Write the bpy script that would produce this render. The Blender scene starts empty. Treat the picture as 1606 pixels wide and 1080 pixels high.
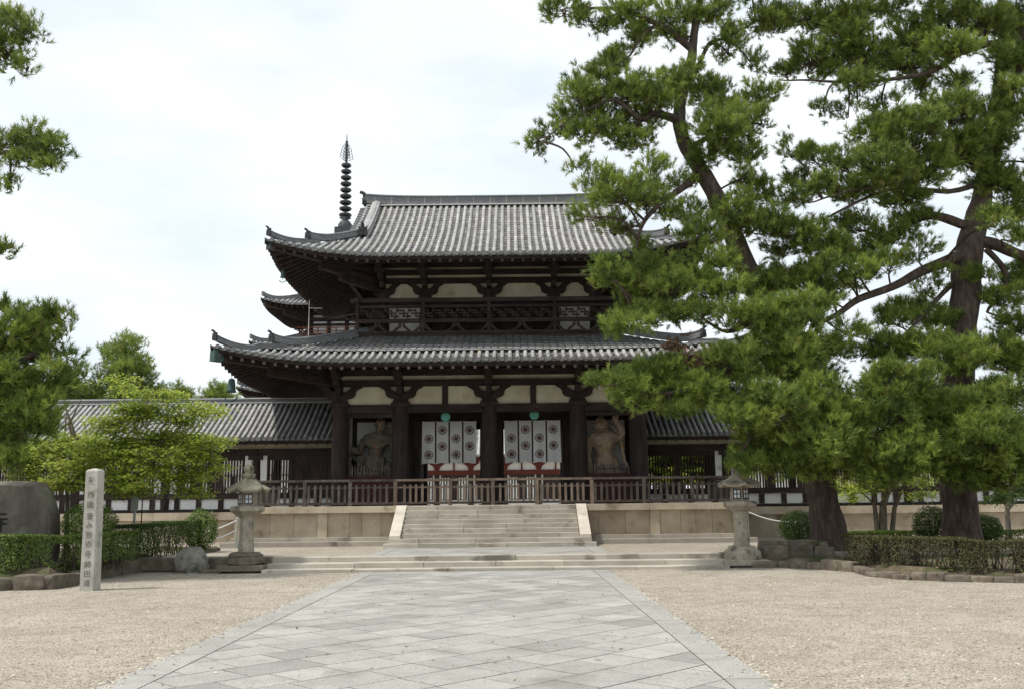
import bpy, bmesh, math, random
import numpy as np
from mathutils import Vector, Matrix, noise

R = math.radians
C = bpy.context.scene.collection
random.seed(7)
RNG = np.random.default_rng(11)

# ------------------------------------------------------------------ camera, sky, sun, exposure
F, W, H = 1450.0, 1606, 1080
EYE = 1.75
PITCH = math.atan(250 / F)
ROLL = R(0.6)
SC = bpy.context.scene
cam_d = bpy.data.cameras.new('camera')
cam = bpy.data.objects.new('camera', cam_d)
C.objects.link(cam)
cam_d.sensor_width = 36.0
cam_d.lens = F / W * 36.0
cam_d.clip_start = 0.1
cam_d.clip_end = 3000
cam.matrix_world = (Matrix.Translation((0, 0, EYE)) @ Matrix.Rotation(R(90) + PITCH, 4, 'X')
                    @ Matrix.Rotation(-ROLL, 4, 'Z'))
SC.camera = cam

SUN_EL, SUN_AZ = R(62), R(250)          # azimuth clockwise from +Y: the sun stands high over the left of the court
wd = bpy.data.worlds.new('World')
SC.world = wd
wd.use_nodes = True
nt = wd.node_tree
nt.nodes.clear()
_o = nt.nodes.new('ShaderNodeOutputWorld')
_b = nt.nodes.new('ShaderNodeBackground')
_b.inputs['Strength'].default_value = 0.1
_s = nt.nodes.new('ShaderNodeTexSky')
_s.sky_type = 'NISHITA'
_s.sun_disc = False
_s.sun_elevation = SUN_EL
_s.sun_rotation = SUN_AZ
_tc = nt.nodes.new('ShaderNodeTexCoord')
_mp = nt.nodes.new('ShaderNodeMapping')
_mp.inputs['Scale'].default_value = (1.6, 1.6, 4.5)
_n = nt.nodes.new('ShaderNodeTexNoise')
_n.inputs['Scale'].default_value = 1.7
_n.inputs['Detail'].default_value = 7
_n.inputs['Roughness'].default_value = 0.55
_r = nt.nodes.new('ShaderNodeValToRGB')
_r.color_ramp.elements[0].position = 0.30
_r.color_ramp.elements[0].color = (0.80, 0.80, 0.80, 1)
_r.color_ramp.elements[1].position = 0.62
_r.color_ramp.elements[1].color = (1, 1, 1, 1)
_n2 = nt.nodes.new('ShaderNodeTexNoise')
_n2.inputs['Scale'].default_value = 2.6
_n2.inputs['Detail'].default_value = 6
_r2 = nt.nodes.new('ShaderNodeValToRGB')
_r2.color_ramp.elements[0].position = 0.35
_r2.color_ramp.elements[0].color = (6.9, 7.55, 8.05, 1)
_r2.color_ramp.elements[1].position = 0.6
_r2.color_ramp.elements[1].color = (8.4, 8.75, 8.95, 1)
_m = nt.nodes.new('ShaderNodeMix')
_m.data_type = 'RGBA'
L = nt.links.new
L(_tc.outputs['Generated'], _mp.inputs['Vector'])
L(_mp.outputs['Vector'], _n.inputs['Vector'])
L(_mp.outputs['Vector'], _n2.inputs['Vector'])
L(_n.outputs['Fac'], _r.inputs['Fac'])
L(_n2.outputs['Fac'], _r2.inputs['Fac'])
L(_r.outputs['Color'], _m.inputs['Factor'])
L(_s.outputs['Color'], _m.inputs['A'])
L(_r2.outputs['Color'], _m.inputs['B'])
L(_m.outputs['Result'], _b.inputs['Color'])
L(_b.outputs['Background'], _o.inputs['Surface'])

sd = bpy.data.lights.new('sun', 'SUN')
sd.energy = 3.0
sd.angle = R(5)
sd.color = (1.0, 0.95, 0.87)
so = bpy.data.objects.new('sun', sd)
C.objects.link(so)
_dir = Vector((math.sin(SUN_AZ) * math.cos(SUN_EL), math.cos(SUN_AZ) * math.cos(SUN_EL), math.sin(SUN_EL)))
so.rotation_euler = (-_dir).to_track_quat('-Z', 'Y').to_euler()
so.location = (0, 0, 60)
SC.view_settings.view_transform = 'Standard'
SC.view_settings.look = 'None'
SC.view_settings.exposure = 0.42
SC.view_settings.gamma = 1.0
SC.cycles.max_bounces = 6
SC.cycles.transparent_max_bounces = 4


# ------------------------------------------------------------------ helpers
def at(px, py, Y):
    """photo pixel -> point at distance Y in front of the viewer (used to read off real positions)"""
    u, v = px - W / 2, H / 2 - py
    c, s = math.cos(ROLL), math.sin(ROLL)
    u, v = u * c + v * s, -u * s + v * c
    dy = F * math.cos(PITCH) - v * math.sin(PITCH)
    return Vector((u / dy * Y, Y, EYE + (F * math.sin(PITCH) + v * math.cos(PITCH)) / dy * Y))


class MB:
    """collects vertices and faces of ONE mesh, with a tint per face and a material slot per face"""
    def __init__(self):
        self.v, self.f, self.t, self.m, self.sm = [], [], [], [], []

    def face(self, pts, tint=1.0, m=0, smooth=False):
        n = len(self.v)
        self.v.extend([tuple(p) for p in pts])
        self.f.append(tuple(range(n, n + len(pts))))
        self.t.append(tint); self.m.append(m); self.sm.append(smooth)

    def add(self, vs, fs, tint=1.0, m=0, smooth=False):
        n = len(self.v)
        self.v.extend([tuple(p) for p in vs])
        for f in fs:
            self.f.append(tuple(i + n for i in f))
            self.t.append(tint); self.m.append(m); self.sm.append(smooth)

    def box(self, a, b, tint=1.0, m=0, M=None):
        x0, y0, z0 = a; x1, y1, z1 = b
        vs = [(x0, y0, z0), (x1, y0, z0), (x1, y1, z0), (x0, y1, z0), (x0, y0, z1), (x1, y0, z1), (x1, y1, z1), (x0, y1, z1)]
        if M is not None:
            vs = [M @ Vector(p) for p in vs]
        self.add(vs, [(0, 3, 2, 1), (4, 5, 6, 7), (0, 1, 5, 4), (1, 2, 6, 5), (2, 3, 7, 6), (3, 0, 4, 7)], tint, m)

    def beam(self, p, q, w, h, tint=1.0, m=0, up=(0, 0, 1)):
        p, q = Vector(p), Vector(q)
        d = (q - p).normalized()
        s = d.cross(Vector(up)).normalized()
        u = s.cross(d)
        vs = []
        for e in (p, q):
            for a, b in ((-1, -1), (1, -1), (1, 1), (-1, 1)):
                vs.append(e + s * a * w / 2 + u * b * h / 2)
        self.add(vs, [(0, 1, 2, 3), (7, 6, 5, 4), (0, 4, 5, 1), (1, 5, 6, 2), (2, 6, 7, 3), (3, 7, 4, 0)], tint, m)

    def prism(self, poly, y0, y1, tint=1.0, m=0, axis='y'):
        """poly of (x,z) points extruded along y"""
        n = len(poly)
        if axis == 'y':
            vs = [(x, y0, z) for x, z in poly] + [(x, y1, z) for x, z in poly]
        elif axis == 'x':
            vs = [(y0, x, z) for x, z in poly] + [(y1, x, z) for x, z in poly]
        else:
            vs = [(x, z, y0) for x, z in poly] + [(x, z, y1) for x, z in poly]
        fs = [tuple(range(n)), tuple(range(2 * n - 1, n - 1, -1))]
        for i in range(n):
            j = (i + 1) % n
            fs.append((i, i + n, j + n, j))
        self.add(vs, fs, tint, m)

    def tube(self, pts, rad, n=8, tint=1.0, m=0, smooth=True, cap=True):
        pts = [Vector(p) for p in pts]
        if not hasattr(rad, '__len__'):
            rad = [rad] * len(pts)
        vs, fs = [], []
        ref = None
        for i, p in enumerate(pts):
            d = (pts[min(i + 1, len(pts) - 1)] - pts[max(i - 1, 0)])
            d = d.normalized() if d.length > 1e-9 else Vector((0, 0, 1))
            if ref is None:
                ref = d.orthogonal().normalized()
            else:
                ref = (ref - d * ref.dot(d))
                ref = ref.normalized() if ref.length > 1e-6 else d.orthogonal().normalized()
            b = d.cross(ref)
            for k in range(n):
                a = 2 * math.pi * k / n
                vs.append(p + (ref * math.cos(a) + b * math.sin(a)) * rad[i])
        for i in range(len(pts) - 1):
            for k in range(n):
                k2 = (k + 1) % n
                fs.append((i * n + k, i * n + k2, (i + 1) * n + k2, (i + 1) * n + k))
        self.add(vs, fs, tint, m, smooth)
        if cap:
            self.add(vs[:n], [tuple(range(n - 1, -1, -1))], tint, m)
            self.add(vs[-n:], [tuple(range(n))], tint, m)

    def lathe(self, prof, c=(0, 0), n=20, tint=1.0, m=0, smooth=True, rot=0.0, sq=0):
        """profile [(r,z)] turned about the vertical through c"""
        vs, fs = [], []
        for r, z in prof:
            for k in range(n):
                a = 2 * math.pi * k / n + rot
                vs.append((c[0] + r * math.cos(a), c[1] + r * math.sin(a), z))
        for i in range(len(prof) - 1):
            for k in range(n):
                k2 = (k + 1) % n
                fs.append((i * n + k, i * n + k2, (i + 1) * n + k2, (i + 1) * n + k))
        self.add(vs, fs, tint, m, smooth)
        self.add(vs[:n], [tuple(range(n - 1, -1, -1))], tint, m)
        self.add(vs[-n:], [tuple(range(n))], tint, m)

    def build(self, name, mats, parent=None, bevel=0, origin=None):
        me = bpy.data.meshes.new(name)
        off = Vector((0, 0, 0))
        if parent is not None and origin is None:
            off = world_loc(parent)
        elif origin is not None:
            off = Vector(origin)
        me.from_pydata([(x - off.x, y - off.y, z - off.z) for x, y, z in self.v], [], self.f)
        if not isinstance(mats, (list, tuple)):
            mats = [mats]
        for m in mats:
            me.materials.append(m)
        me.polygons.foreach_set('material_index', self.m)
        me.polygons.foreach_set('use_smooth', self.sm)
        a = me.attributes.new('tint', 'FLOAT', 'FACE')
        a.data.foreach_set('value', self.t)
        me.update()
        o = bpy.data.objects.new(name, me)
        C.objects.link(o)
        if parent is not None:
            o.parent = parent
        elif origin is not None:
            o.location = origin
        if bevel:
            md = o.modifiers.new('bevel', 'BEVEL')
            md.width = bevel; md.segments = 2; md.limit_method = 'ANGLE'; md.angle_limit = R(40)
        return o


def world_loc(o):
    v = Vector((0, 0, 0))
    while o is not None:
        v += o.location
        o = o.parent
    return v


def thing(name, label, cat, loc=(0, 0, 0), rz=0.0, group=None):
    o = bpy.data.objects.new(name, None)
    C.objects.link(o)
    o.empty_display_size = 0.2
    o.location = loc
    o.rotation_euler = (0, 0, rz)
    return tag(o, label, cat, group)


def tag(o, label, cat, group=None, kind=None):
    if label: o['label'] = label
    if cat: o['category'] = cat
    if group: o['group'] = group
    if kind: o['kind'] = kind
    return o


def struct(o, kind='structure'):
    o['kind'] = kind
    return o


def dup(root, loc, rz=0.0, label=None):
    r = root.copy(); C.objects.link(r)
    r.location = loc; r.rotation_euler = (0, 0, rz)
    if label: r['label'] = label
    for ch in list(root.children):
        c = ch.copy(); C.objects.link(c); c.parent = r
        for g in ch.children:
            d = g.copy(); C.objects.link(d); d.parent = c
    return r


def rough(o, amt, scale=1.5, levels=0, seed=0.0):
    """push the vertices of a mesh about with solid noise (stones)"""
    me = o.data
    for v in me.vertices:
        p = v.co + o.location + Vector((seed, seed * .7, 0))
        v.co += noise.noise_vector(p * scale) * amt + noise.noise_vector(p * scale * 2.7) * amt * .4


# ------------------------------------------------------------------ materials
MATS = {}


def mat(name, ramp, scale=4.0, stretch=(1, 1, 1), rgh=0.85, bump=0.3, bscale=40.0, bdist=0.02, tint=0.0,
        stain=None, spec=0.25, objrand=0.0, speck=None, trans=None):
    """ramp: [(pos, rgb)] over solid noise; tint: how much the face attribute scales the colour;
    stain: (rgb, scale, low, high) patches laid over; speck: (rgb, scale, cut) small grains"""
    m = bpy.data.materials.new(name)
    m.use_nodes = True
    t = m.node_tree
    N, K = t.nodes, t.links.new
    bs = N['Principled BSDF']
    bs.inputs['Roughness'].default_value = rgh
    bs.inputs['Specular IOR Level'].default_value = spec
    g = N.new('ShaderNodeNewGeometry')
    mp = N.new('ShaderNodeMapping'); mp.inputs['Scale'].default_value = stretch
    K(g.outputs['Position'], mp.inputs['Vector'])
    n1 = N.new('ShaderNodeTexNoise'); n1.inputs['Scale'].default_value = scale
    n1.inputs['Detail'].default_value = 8; n1.inputs['Roughness'].default_value = 0.65
    K(mp.outputs['Vector'], n1.inputs['Vector'])
    cr = N.new('ShaderNodeValToRGB')
    el = cr.color_ramp.elements
    while len(el) < len(ramp): el.new(0.5)
    for e, (p, c) in zip(el, ramp):
        e.position = p; e.color = (*c, 1)
    K(n1.outputs['Fac'], cr.inputs['Fac'])
    col = cr.outputs['Color']

    def mix(a, b, fac, mode='MIX'):
        x = N.new('ShaderNodeMix'); x.data_type = 'RGBA'; x.blend_type = mode
        for sock, val in (('A', a), ('B', b)):
            if isinstance(val, tuple): x.inputs[sock].default_value = (*val, 1)
            else: K(val, x.inputs[sock])
        if isinstance(fac, float): x.inputs['Factor'].default_value = fac
        else: K(fac, x.inputs['Factor'])
        return x.outputs['Result']
    if stain:
        rgb, s, lo, hi = stain
        n2 = N.new('ShaderNodeTexNoise'); n2.inputs['Scale'].default_value = s; n2.inputs['Detail'].default_value = 5
        K(g.outputs['Position'], n2.inputs['Vector'])
        mr = N.new('ShaderNodeMapRange'); mr.inputs['From Min'].default_value = lo; mr.inputs['From Max'].default_value = hi
        mr.interpolation_type = 'SMOOTHSTEP'
        K(n2.outputs['Fac'], mr.inputs['Value'])
        col = mix(col, rgb, mr.outputs['Result'])
    if speck:
        rgb, s, cut = speck
        n3 = N.new('ShaderNodeTexNoise'); n3.inputs['Scale'].default_value = s; n3.inputs['Detail'].default_value = 2
        K(g.outputs['Position'], n3.inputs['Vector'])
        mr = N.new('ShaderNodeMapRange'); mr.inputs['From Min'].default_value = cut; mr.inputs['From Max'].default_value = cut + .06
        K(n3.outputs['Fac'], mr.inputs['Value'])
        col = mix(col, rgb, mr.outputs['Result'])
    if tint:
        at_ = N.new('ShaderNodeAttribute'); at_.attribute_name = 'tint'
        mm = N.new('ShaderNodeMix'); mm.data_type = 'FLOAT'; mm.inputs['Factor'].default_value = tint
        mm.inputs['A'].default_value = 1.0
        K(at_.outputs['Fac'], mm.inputs['B'])
        cb = N.new('ShaderNodeCombineColor')
        for q in range(3): K(mm.outputs['Result'], cb.inputs[q])
        col = mix(col, cb.outputs['Color'], 1.0, 'MULTIPLY')
    if objrand:
        oi = N.new('ShaderNodeObjectInfo')
        mr = N.new('ShaderNodeMapRange'); mr.inputs['To Min'].default_value = 1 - objrand; mr.inputs['To Max'].default_value = 1 + objrand
        K(oi.outputs['Random'], mr.inputs['Value'])
        cb = N.new('ShaderNodeCombineColor')
        for q in range(3): K(mr.outputs['Result'], cb.inputs[q])
        col = mix(col, cb.outputs['Color'], 1.0, 'MULTIPLY')
    K(col, bs.inputs['Base Color'])
    if bump:
        nb = N.new('ShaderNodeTexNoise'); nb.inputs['Scale'].default_value = bscale; nb.inputs['Detail'].default_value = 5
        K(mp.outputs['Vector'], nb.inputs['Vector'])
        bp = N.new('ShaderNodeBump'); bp.inputs['Strength'].default_value = bump; bp.inputs['Distance'].default_value = bdist
        K(nb.outputs['Fac'], bp.inputs['Height'])
        K(bp.outputs['Normal'], bs.inputs['Normal'])
    MATS[name] = m
    return m


def leafmat(name, translucency=0.35, rgh=0.6):
    """foliage: colour from the vertex attribute 'leaf', thin translucent"""
    m = bpy.data.materials.new(name); m.use_nodes = True
    t = m.node_tree; N, K = t.nodes, t.links.new
    bs = N['Principled BSDF']; out = N['Material Output']
    bs.inputs['Roughness'].default_value = rgh
    bs.inputs['Specular IOR Level'].default_value = 0.25
    a = N.new('ShaderNodeAttribute'); a.attribute_name = 'leaf'
    K(a.outputs['Color'], bs.inputs['Base Color'])
    tr = N.new('ShaderNodeBsdfTranslucent')
    K(a.outputs['Color'], tr.inputs['Color'])
    mx = N.new('ShaderNodeMixShader'); mx.inputs[0].default_value = translucency
    K(bs.outputs[0], mx.inputs[1]); K(tr.outputs[0], mx.inputs[2]); K(mx.outputs[0], out.inputs['Surface'])
    return m


def plain(name, rgb, rgh=0.6, metal=0.0):
    m = bpy.data.materials.new(name); m.use_nodes = True
    b = m.node_tree.nodes['Principled BSDF']
    b.inputs['Base Color'].default_value = (*rgb, 1); b.inputs['Roughness'].default_value = rgh
    b.inputs['Metallic'].default_value = metal
    return m


WOOD = mat('dark_timber', [(.3, (.022, .016, .015)), (.55, (.046, .034, .031)), (.8, (.080, .063, .056))], 3.0, (1.5, 1.5, .35), .8, .3, 30, tint=.8, spec=.2)
WOODH = mat('dark_timber_beam', [(.3, (.023, .016, .015)), (.55, (.047, .035, .031)), (.8, (.082, .065, .056))], 3.0, (.35, 1.5, 1.5), .8, .3, 30, tint=.8, spec=.2)
REDWOOD = mat('faded_red_timber', [(.3, (.035, .014, .012)), (.6, (.062, .026, .022)), (.85, (.10, .06, .05))], 3.0, (.4, 1.5, 1.5), .8, .3, 30, tint=.8)
RAILWOOD = mat('weathered_rail_wood', [(.25, (.05, .040, .036)), (.5, (.105, .085, .075)), (.8, (.20, .17, .15))], 5.0, (1.2, 1.2, .5), .8, .4, 40, tint=1.0, objrand=.3)
RAILNEW = mat('pale_rail_wood', [(.25, (.125, .09, .07)), (.55, (.235, .178, .138)), (.8, (.35, .285, .235))], 5.0, (1.2, 1.2, .5), .8, .4, 40, tint=1.0, objrand=.22)
PLASTER = mat('aged_plaster', [(.3, (.50, .45, .33)), (.6, (.66, .61, .47)), (.8, (.72, .69, .58))], 1.4, (1, 1, .7), .9, .15, 20, stain=((.42, .33, .20), 1.1, .56, .75))
WHITE = mat('white_plaster', [(.3, (.70, .71, .70)), (.7, (.82, .82, .80))], 2.0, (1, 1, 1), .9, .1, 20, stain=((.5, .5, .47), 2.0, .6, .8))
TILE = mat('barrel_tile', [(.25, (.175, .176, .178)), (.5, (.305, .306, .305)), (.75, (.43, .427, .415))], 3.2, (1, 1, 1), .75, .35, 30, tint=1.0, spec=.35, stain=((.44, .37, .24), 3.4, .62, .74))
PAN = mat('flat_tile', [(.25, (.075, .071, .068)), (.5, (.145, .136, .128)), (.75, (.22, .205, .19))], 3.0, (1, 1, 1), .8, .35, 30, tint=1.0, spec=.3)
RIDGE = mat('ridge_tile', [(.25, (.085, .089, .096)), (.5, (.16, .165, .172)), (.8, (.28, .28, .278))], 3.0, (1, 1, 8), .75, .5, 18, tint=1.0, spec=.3)
OGRE = mat('ogre_tile', [(.3, (.025, .025, .027)), (.7, (.07, .07, .072))], 6.0, rgh=.7, bump=.5, bscale=20)
MORTAR = plain('lime_mortar', (.55, .54, .51), .9)
STONE = mat('podium_stone', [(.2, (.24, .19, .135)), (.5, (.40, .335, .25)), (.8, (.52, .46, .37))], 1.3, (1, 1, 1), .9, .35, 30, tint=1.0, stain=((.20, .16, .11), 1.5, .56, .74), speck=((.25, .21, .16), 45, .64))
STEPST = mat('step_stone', [(.2, (.25, .225, .185)), (.5, (.41, .375, .32)), (.8, (.52, .49, .43))], 1.6, (.5, 1, 1), .9, .35, 35, tint=1.0, stain=((.20, .175, .14), 1.2, .56, .72), speck=((.22, .2, .17), 50, .63))
GRANITE = mat('lantern_granite', [(.2, (.16, .14, .11)), (.5, (.32, .285, .225)), (.8, (.46, .42, .345))], 5.0, (1, 1, 1), .95, .6, 45, tint=1.0, stain=((.115, .10, .08), 3.0, .55, .7), speck=((.14, .13, .10), 70, .6))
MOSSROOF = mat('mossy_granite', [(.2, (.12, .115, .08)), (.5, (.24, .225, .165)), (.8, (.38, .36, .28))], 6.0, (1, 1, 1), .95, .7, 45, tint=1.0, stain=((.08, .085, .045), 4.0, .52, .66), speck=((.42, .41, .36), 60, .66))
PILLAR = mat('pillar_granite', [(.2, (.24, .225, .20)), (.5, (.40, .385, .345)), (.8, (.52, .50, .46))], 4.0, (1, 1, .6), .9, .4, 50, tint=1.0, stain=((.24, .25, .20), 2.2, .56, .72), speck=((.16, .15, .14), 80, .6))
BOULDER = mat('grey_boulder', [(.2, (.10, .095, .085)), (.5, (.22, .21, .185)), (.8, (.36, .345, .31))], 5.0, (1, 1, 1), .95, .8, 30, stain=((.075, .08, .05), 3.0, .52, .68), speck=((.42, .41, .38), 40, .67))
MONUMENT = mat('monument_rock', [(.2, (.07, .062, .052)), (.5, (.14, .125, .105)), (.8, (.22, .20, .175))], 3.0, (1, 1, .35), .95, .7, 22, stain=((.19, .20, .155), 1.6, .52, .7))
CURB = mat('curb_rock', [(.2, (.06, .05, .04)), (.5, (.13, .11, .085)), (.8, (.23, .205, .165))], 4.0, (1, 1, 1), .95, .8, 25, objrand=.25, stain=((.08, .085, .045), 3.0, .55, .7))
SOIL = mat('bed_soil', [(.2, (.045, .035, .025)), (.5, (.10, .08, .055)), (.8, (.19, .155, .11))], 6.0, rgh=1, bump=.8, bscale=20, stain=((.055, .065, .022), 1.4, .48, .62))
BARK = mat('pine_bark', [(.25, (.028, .02, .016)), (.5, (.072, .054, .044)), (.75, (.15, .12, .10))], 7.0, (1, 1, .28), .95, 1.0, 9, bdist=.06)
TWIG = mat('pine_twig', [(.3, (.035, .025, .02)), (.7, (.10, .075, .06))], 8.0, rgh=.95, bump=0)
MBARK = mat('maple_bark', [(.3, (.09, .075, .06)), (.7, (.22, .195, .16))], 8.0, (1, 1, .4), .95, .4, 30)
ROPE = mat('white_rope', [(.3, (.62, .62, .60)), (.7, (.78, .78, .76))], 30.0, rgh=.9, bump=.5, bscale=90)
BRONZE = mat('green_bronze', [(.3, (.035, .065, .058)), (.6, (.06, .11, .098)), (.8, (.09, .16, .14))], 7.0, rgh=.7, bump=.2)
TEAL = mat('teal_disc', [(.3, (.09, .30, .25)), (.7, (.15, .42, .35))], 9.0, rgh=.55, bump=.1)
DARKMETAL = mat('dark_bronze', [(.3, (.03, .034, .036)), (.7, (.07, .075, .075))], 6.0, rgh=.6, bump=.2)
CLOTH = mat('curtain_cloth', [(.3, (.80, .81, .80)), (.7, (.86, .86, .85))], 3.0, rgh=.9, bump=.1, bscale=120)
BAND = plain('curtain_band', (.06, .035, .035), .9)
CREST = plain('crest_dye', (.17, .085, .085), .9)
INK = plain('carved_ink', (.12, .11, .095), .95)
BLACKINK = plain('carved_black', (.012, .012, .012), .9)
SIGNM = mat('sign_board', [(.3, (.30, .33, .31)), (.7, (.42, .45, .42))], 6.0, rgh=.7, bump=.1)
POLEM = plain('pale_pole', (.62, .62, .60), .6)
STATUE_D = mat('statue_clay', [(.2, (.06, .052, .038)), (.5, (.135, .118, .088)), (.8, (.25, .22, .17))], 5.0, (1, 1, 2), .9, .8, 12, bdist=.05, stain=((.26, .14, .085), 2.2, .52, .68))
STATUE_R = mat('statue_red_clay', [(.2, (.28, .205, .145)), (.5, (.43, .335, .25)), (.8, (.54, .44, .345))], 5.0, (1, 1, 2), .9, .6, 12, bdist=.05, stain=((.40, .28, .12), 2.5, .55, .7))
STATUE_HEAD = mat('statue_ochre', [(.2, (.20, .135, .085)), (.6, (.34, .235, .15))], 6.0, rgh=.9, bump=.4, bscale=18)
VERMIL = mat('vermilion_timber', [(.3, (.085, .022, .016)), (.7, (.145, .038, .028))], 4.0, rgh=.75, bump=.2, tint=.8)
PAGRAIL = mat('orange_brown_rail', [(.3, (.17, .06, .035)), (.7, (.27, .10, .06))], 4.0, rgh=.75, bump=.2)
PANE = plain('paper_pane', (.50, .55, .58), .35)
NEEDLE = leafmat('pine_needles', .30, .5)
LEAF = leafmat('broad_leaves', .5, .5)
HEDGELEAF = leafmat('hedge_leaves', .25, .55)
LITTER = leafmat('loose_stone', .0, .95)


# ------------------------------------------------------------------ ground
def gravel_mat():
    m = bpy.data.materials.new('gravel'); m.use_nodes = True
    t = m.node_tree; N, K = t.nodes, t.links.new
    b = N['Principled BSDF']; b.inputs['Roughness'].default_value = .95; b.inputs['Specular IOR Level'].default_value = .15
    g = N.new('ShaderNodeNewGeometry')
    v = N.new('ShaderNodeTexVoronoi'); v.inputs['Scale'].default_value = 50; v.inputs['Randomness'].default_value = 1
    v2 = N.new('ShaderNodeTexVoronoi'); v2.inputs['Scale'].default_value = 75
    n = N.new('ShaderNodeTexNoise'); n.inputs['Scale'].default_value = .55; n.inputs['Detail'].default_value = 6
    for q in (v, v2, n): K(g.outputs['Position'], q.inputs['Vector'])
    sep = N.new('ShaderNodeSeparateColor'); K(v.outputs['Color'], sep.inputs[0])
    r = N.new('ShaderNodeValToRGB')
    pts = [(0, (.17, .148, .12)), (.16, (.35, .312, .255)), (.45, (.455, .412, .347)), (.8, (.525, .482, .415)), (1, (.66, .625, .57))]
    el = r.color_ramp.elements
    while len(el) < len(pts): el.new(.5)
    for e, (p, c) in zip(el, pts): e.position = p; e.color = (*c, 1)
    K(sep.outputs[0], r.inputs['Fac'])
    r3 = N.new('ShaderNodeValToRGB')
    r3.color_ramp.elements[0].position = .3; r3.color_ramp.elements[0].color = (.86, .83, .80, 1)
    r3.color_ramp.elements[1].position = .7; r3.color_ramp.elements[1].color = (1.04, 1.03, 1.02, 1)
    K(n.outputs['Fac'], r3.inputs['Fac'])
    n4 = N.new('ShaderNodeTexNoise'); n4.inputs['Scale'].default_value = 2.6; n4.inputs['Detail'].default_value = 3
    K(g.outputs['Position'], n4.inputs['Vector'])
    r4 = N.new('ShaderNodeValToRGB')
    r4.color_ramp.elements[0].position = .36; r4.color_ramp.elements[0].color = (.88, .87, .85, 1)
    r4.color_ramp.elements[1].position = .58; r4.color_ramp.elements[1].color = (1.02, 1.02, 1.02, 1)
    K(n4.outputs['Fac'], r4.inputs['Fac'])
    m4 = N.new('ShaderNodeMix'); m4.data_type = 'RGBA'; m4.blend_type = 'MULTIPLY'; m4.inputs['Factor'].default_value = 1
    K(r3.outputs['Color'], m4.inputs['A']); K(r4.outputs['Color'], m4.inputs['B'])
    mx = N.new('ShaderNodeMix'); mx.data_type = 'RGBA'; mx.blend_type = 'MULTIPLY'; mx.inputs['Factor'].default_value = 1
    K(r.outputs['Color'], mx.inputs['A']); K(m4.outputs['Result'], mx.inputs['B'])
    K(mx.outputs['Result'], b.inputs['Base Color'])
    ad = N.new('ShaderNodeMath'); ad.operation = 'ADD'
    K(v.outputs['Distance'], ad.inputs[0]); K(v2.outputs['Distance'], ad.inputs[1])
    bp = N.new('ShaderNodeBump'); bp.invert = True; bp.inputs['Strength'].default_value = .9; bp.inputs['Distance'].default_value = .02
    K(ad.outputs[0], bp.inputs['Height']); K(bp.outputs['Normal'], b.inputs['Normal'])
    return m


GRAVEL = gravel_mat()
PAVE = mat('path_granite', [(.2, (.26, .255, .236)), (.5, (.325, .318, .295)), (.8, (.39, .38, .355))], 2.2, (1, 1, 1), .9, .35, 60, tint=1.0,
           stain=((.215, .205, .18), .8, .54, .74), speck=((.16, .16, .155), 62, .58))
JOINT = mat('path_joint', [(.3, (.05, .045, .038)), (.7, (.15, .13, .105))], 9.0, rgh=1, bump=.3)

gb = MB()
# one gravel sheet to the horizon, gently uneven near the viewer
gb.face([(-600, -60, 0), (600, -60, 0), (600, 1200, 0), (-600, 1200, 0)])
struct(gb.build('ground', GRAVEL))

TZ = .34                                   # the level above the three long steps
tb = MB()
tb.face([(-60, 26.42, TZ), (60, 26.42, TZ), (60, 400, TZ), (-60, 400, TZ)])
tb.face([(-60, 26.42, -.02), (60, 26.42, -.02), (60, 26.42, TZ), (-60, 26.42, TZ)])
struct(tb.build('terrace', GRAVEL))

PX0, PX1 = -4.13, 2.52                     # stone path


def clip(poly, x0, x1, y0, y1):
    for ax, lim, sg in ((0, x0, 1), (0, x1, -1), (1, y0, 1), (1, y1, -1)):
        out = []
        for i in range(len(poly)):
            a, b = poly[i - 1], poly[i]
            ia, ib = sg * (a[ax] - lim) >= 0, sg * (b[ax] - lim) >= 0
            if ia != ib:
                k = (lim - a[ax]) / (b[ax] - a[ax])
                out.append((a[0] + (b[0] - a[0]) * k, a[1] + (b[1] - a[1]) * k))
            if ib: out.append(b)
        poly = out
        if not poly: return []
    return poly


def path_slabs(x0, x1, y0, y1, z, name):
    base = MB(); base.face([(x0, y0, z + .004), (x1, y0, z + .004), (x1, y1, z + .004), (x0, y1, z + .004)], m=1)
    rr = random.Random(3)
    bw = .44
    g = .010
    for xa, xb in ((x0, x0 + bw), (x1 - bw, x1)):
        y = y0
        while y < y1 - .01:
            ye = min(y + rr.uniform(1.0, 1.7), y1)
            base.box((xa + g, y + g, z), (xb - g, ye - g, z + .011), rr.uniform(.95, 1.06))
            y = ye
    c = math.cos(R(45)); L1 = (y1 - y0) + (x1 - x0)
    row, n = .62, int(L1 / .62 * 1.5) + 4
    for i in range(-n, n):
        u = rr.uniform(0, .5) - n * .8
        while u < n * .8:
            ln = rr.choice((.62, .62, .8, .95))
            a, b = u + g, u + ln - g
            p, q = i * row + g, (i + 1) * row - g
            cx, cy = (x0 + x1) / 2, y0
            quad = [(cx + (s - t) * c, cy + (s + t) * c) for s, t in ((a, p), (b, p), (b, q), (a, q))]
            pol = clip(quad, x0 + bw + g, x1 - bw - g, y0, y1 - g)
            if len(pol) > 2:
                tn = rr.choice((.84, .92, .97, 1.0, 1.03, 1.07, 1.13)) * rr.uniform(.97, 1.03)
                base.prism(pol, z, z + .009 + rr.uniform(0, .0035), tn, axis='z')
            u += ln
    return struct(base.build(name, [PAVE, JOINT]))


path_slabs(PX0, PX1, -2.0, 25.25, 0.0, 'path')
path_slabs(-4.25, 2.75, 26.95, 31.5, TZ, 'path')


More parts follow.
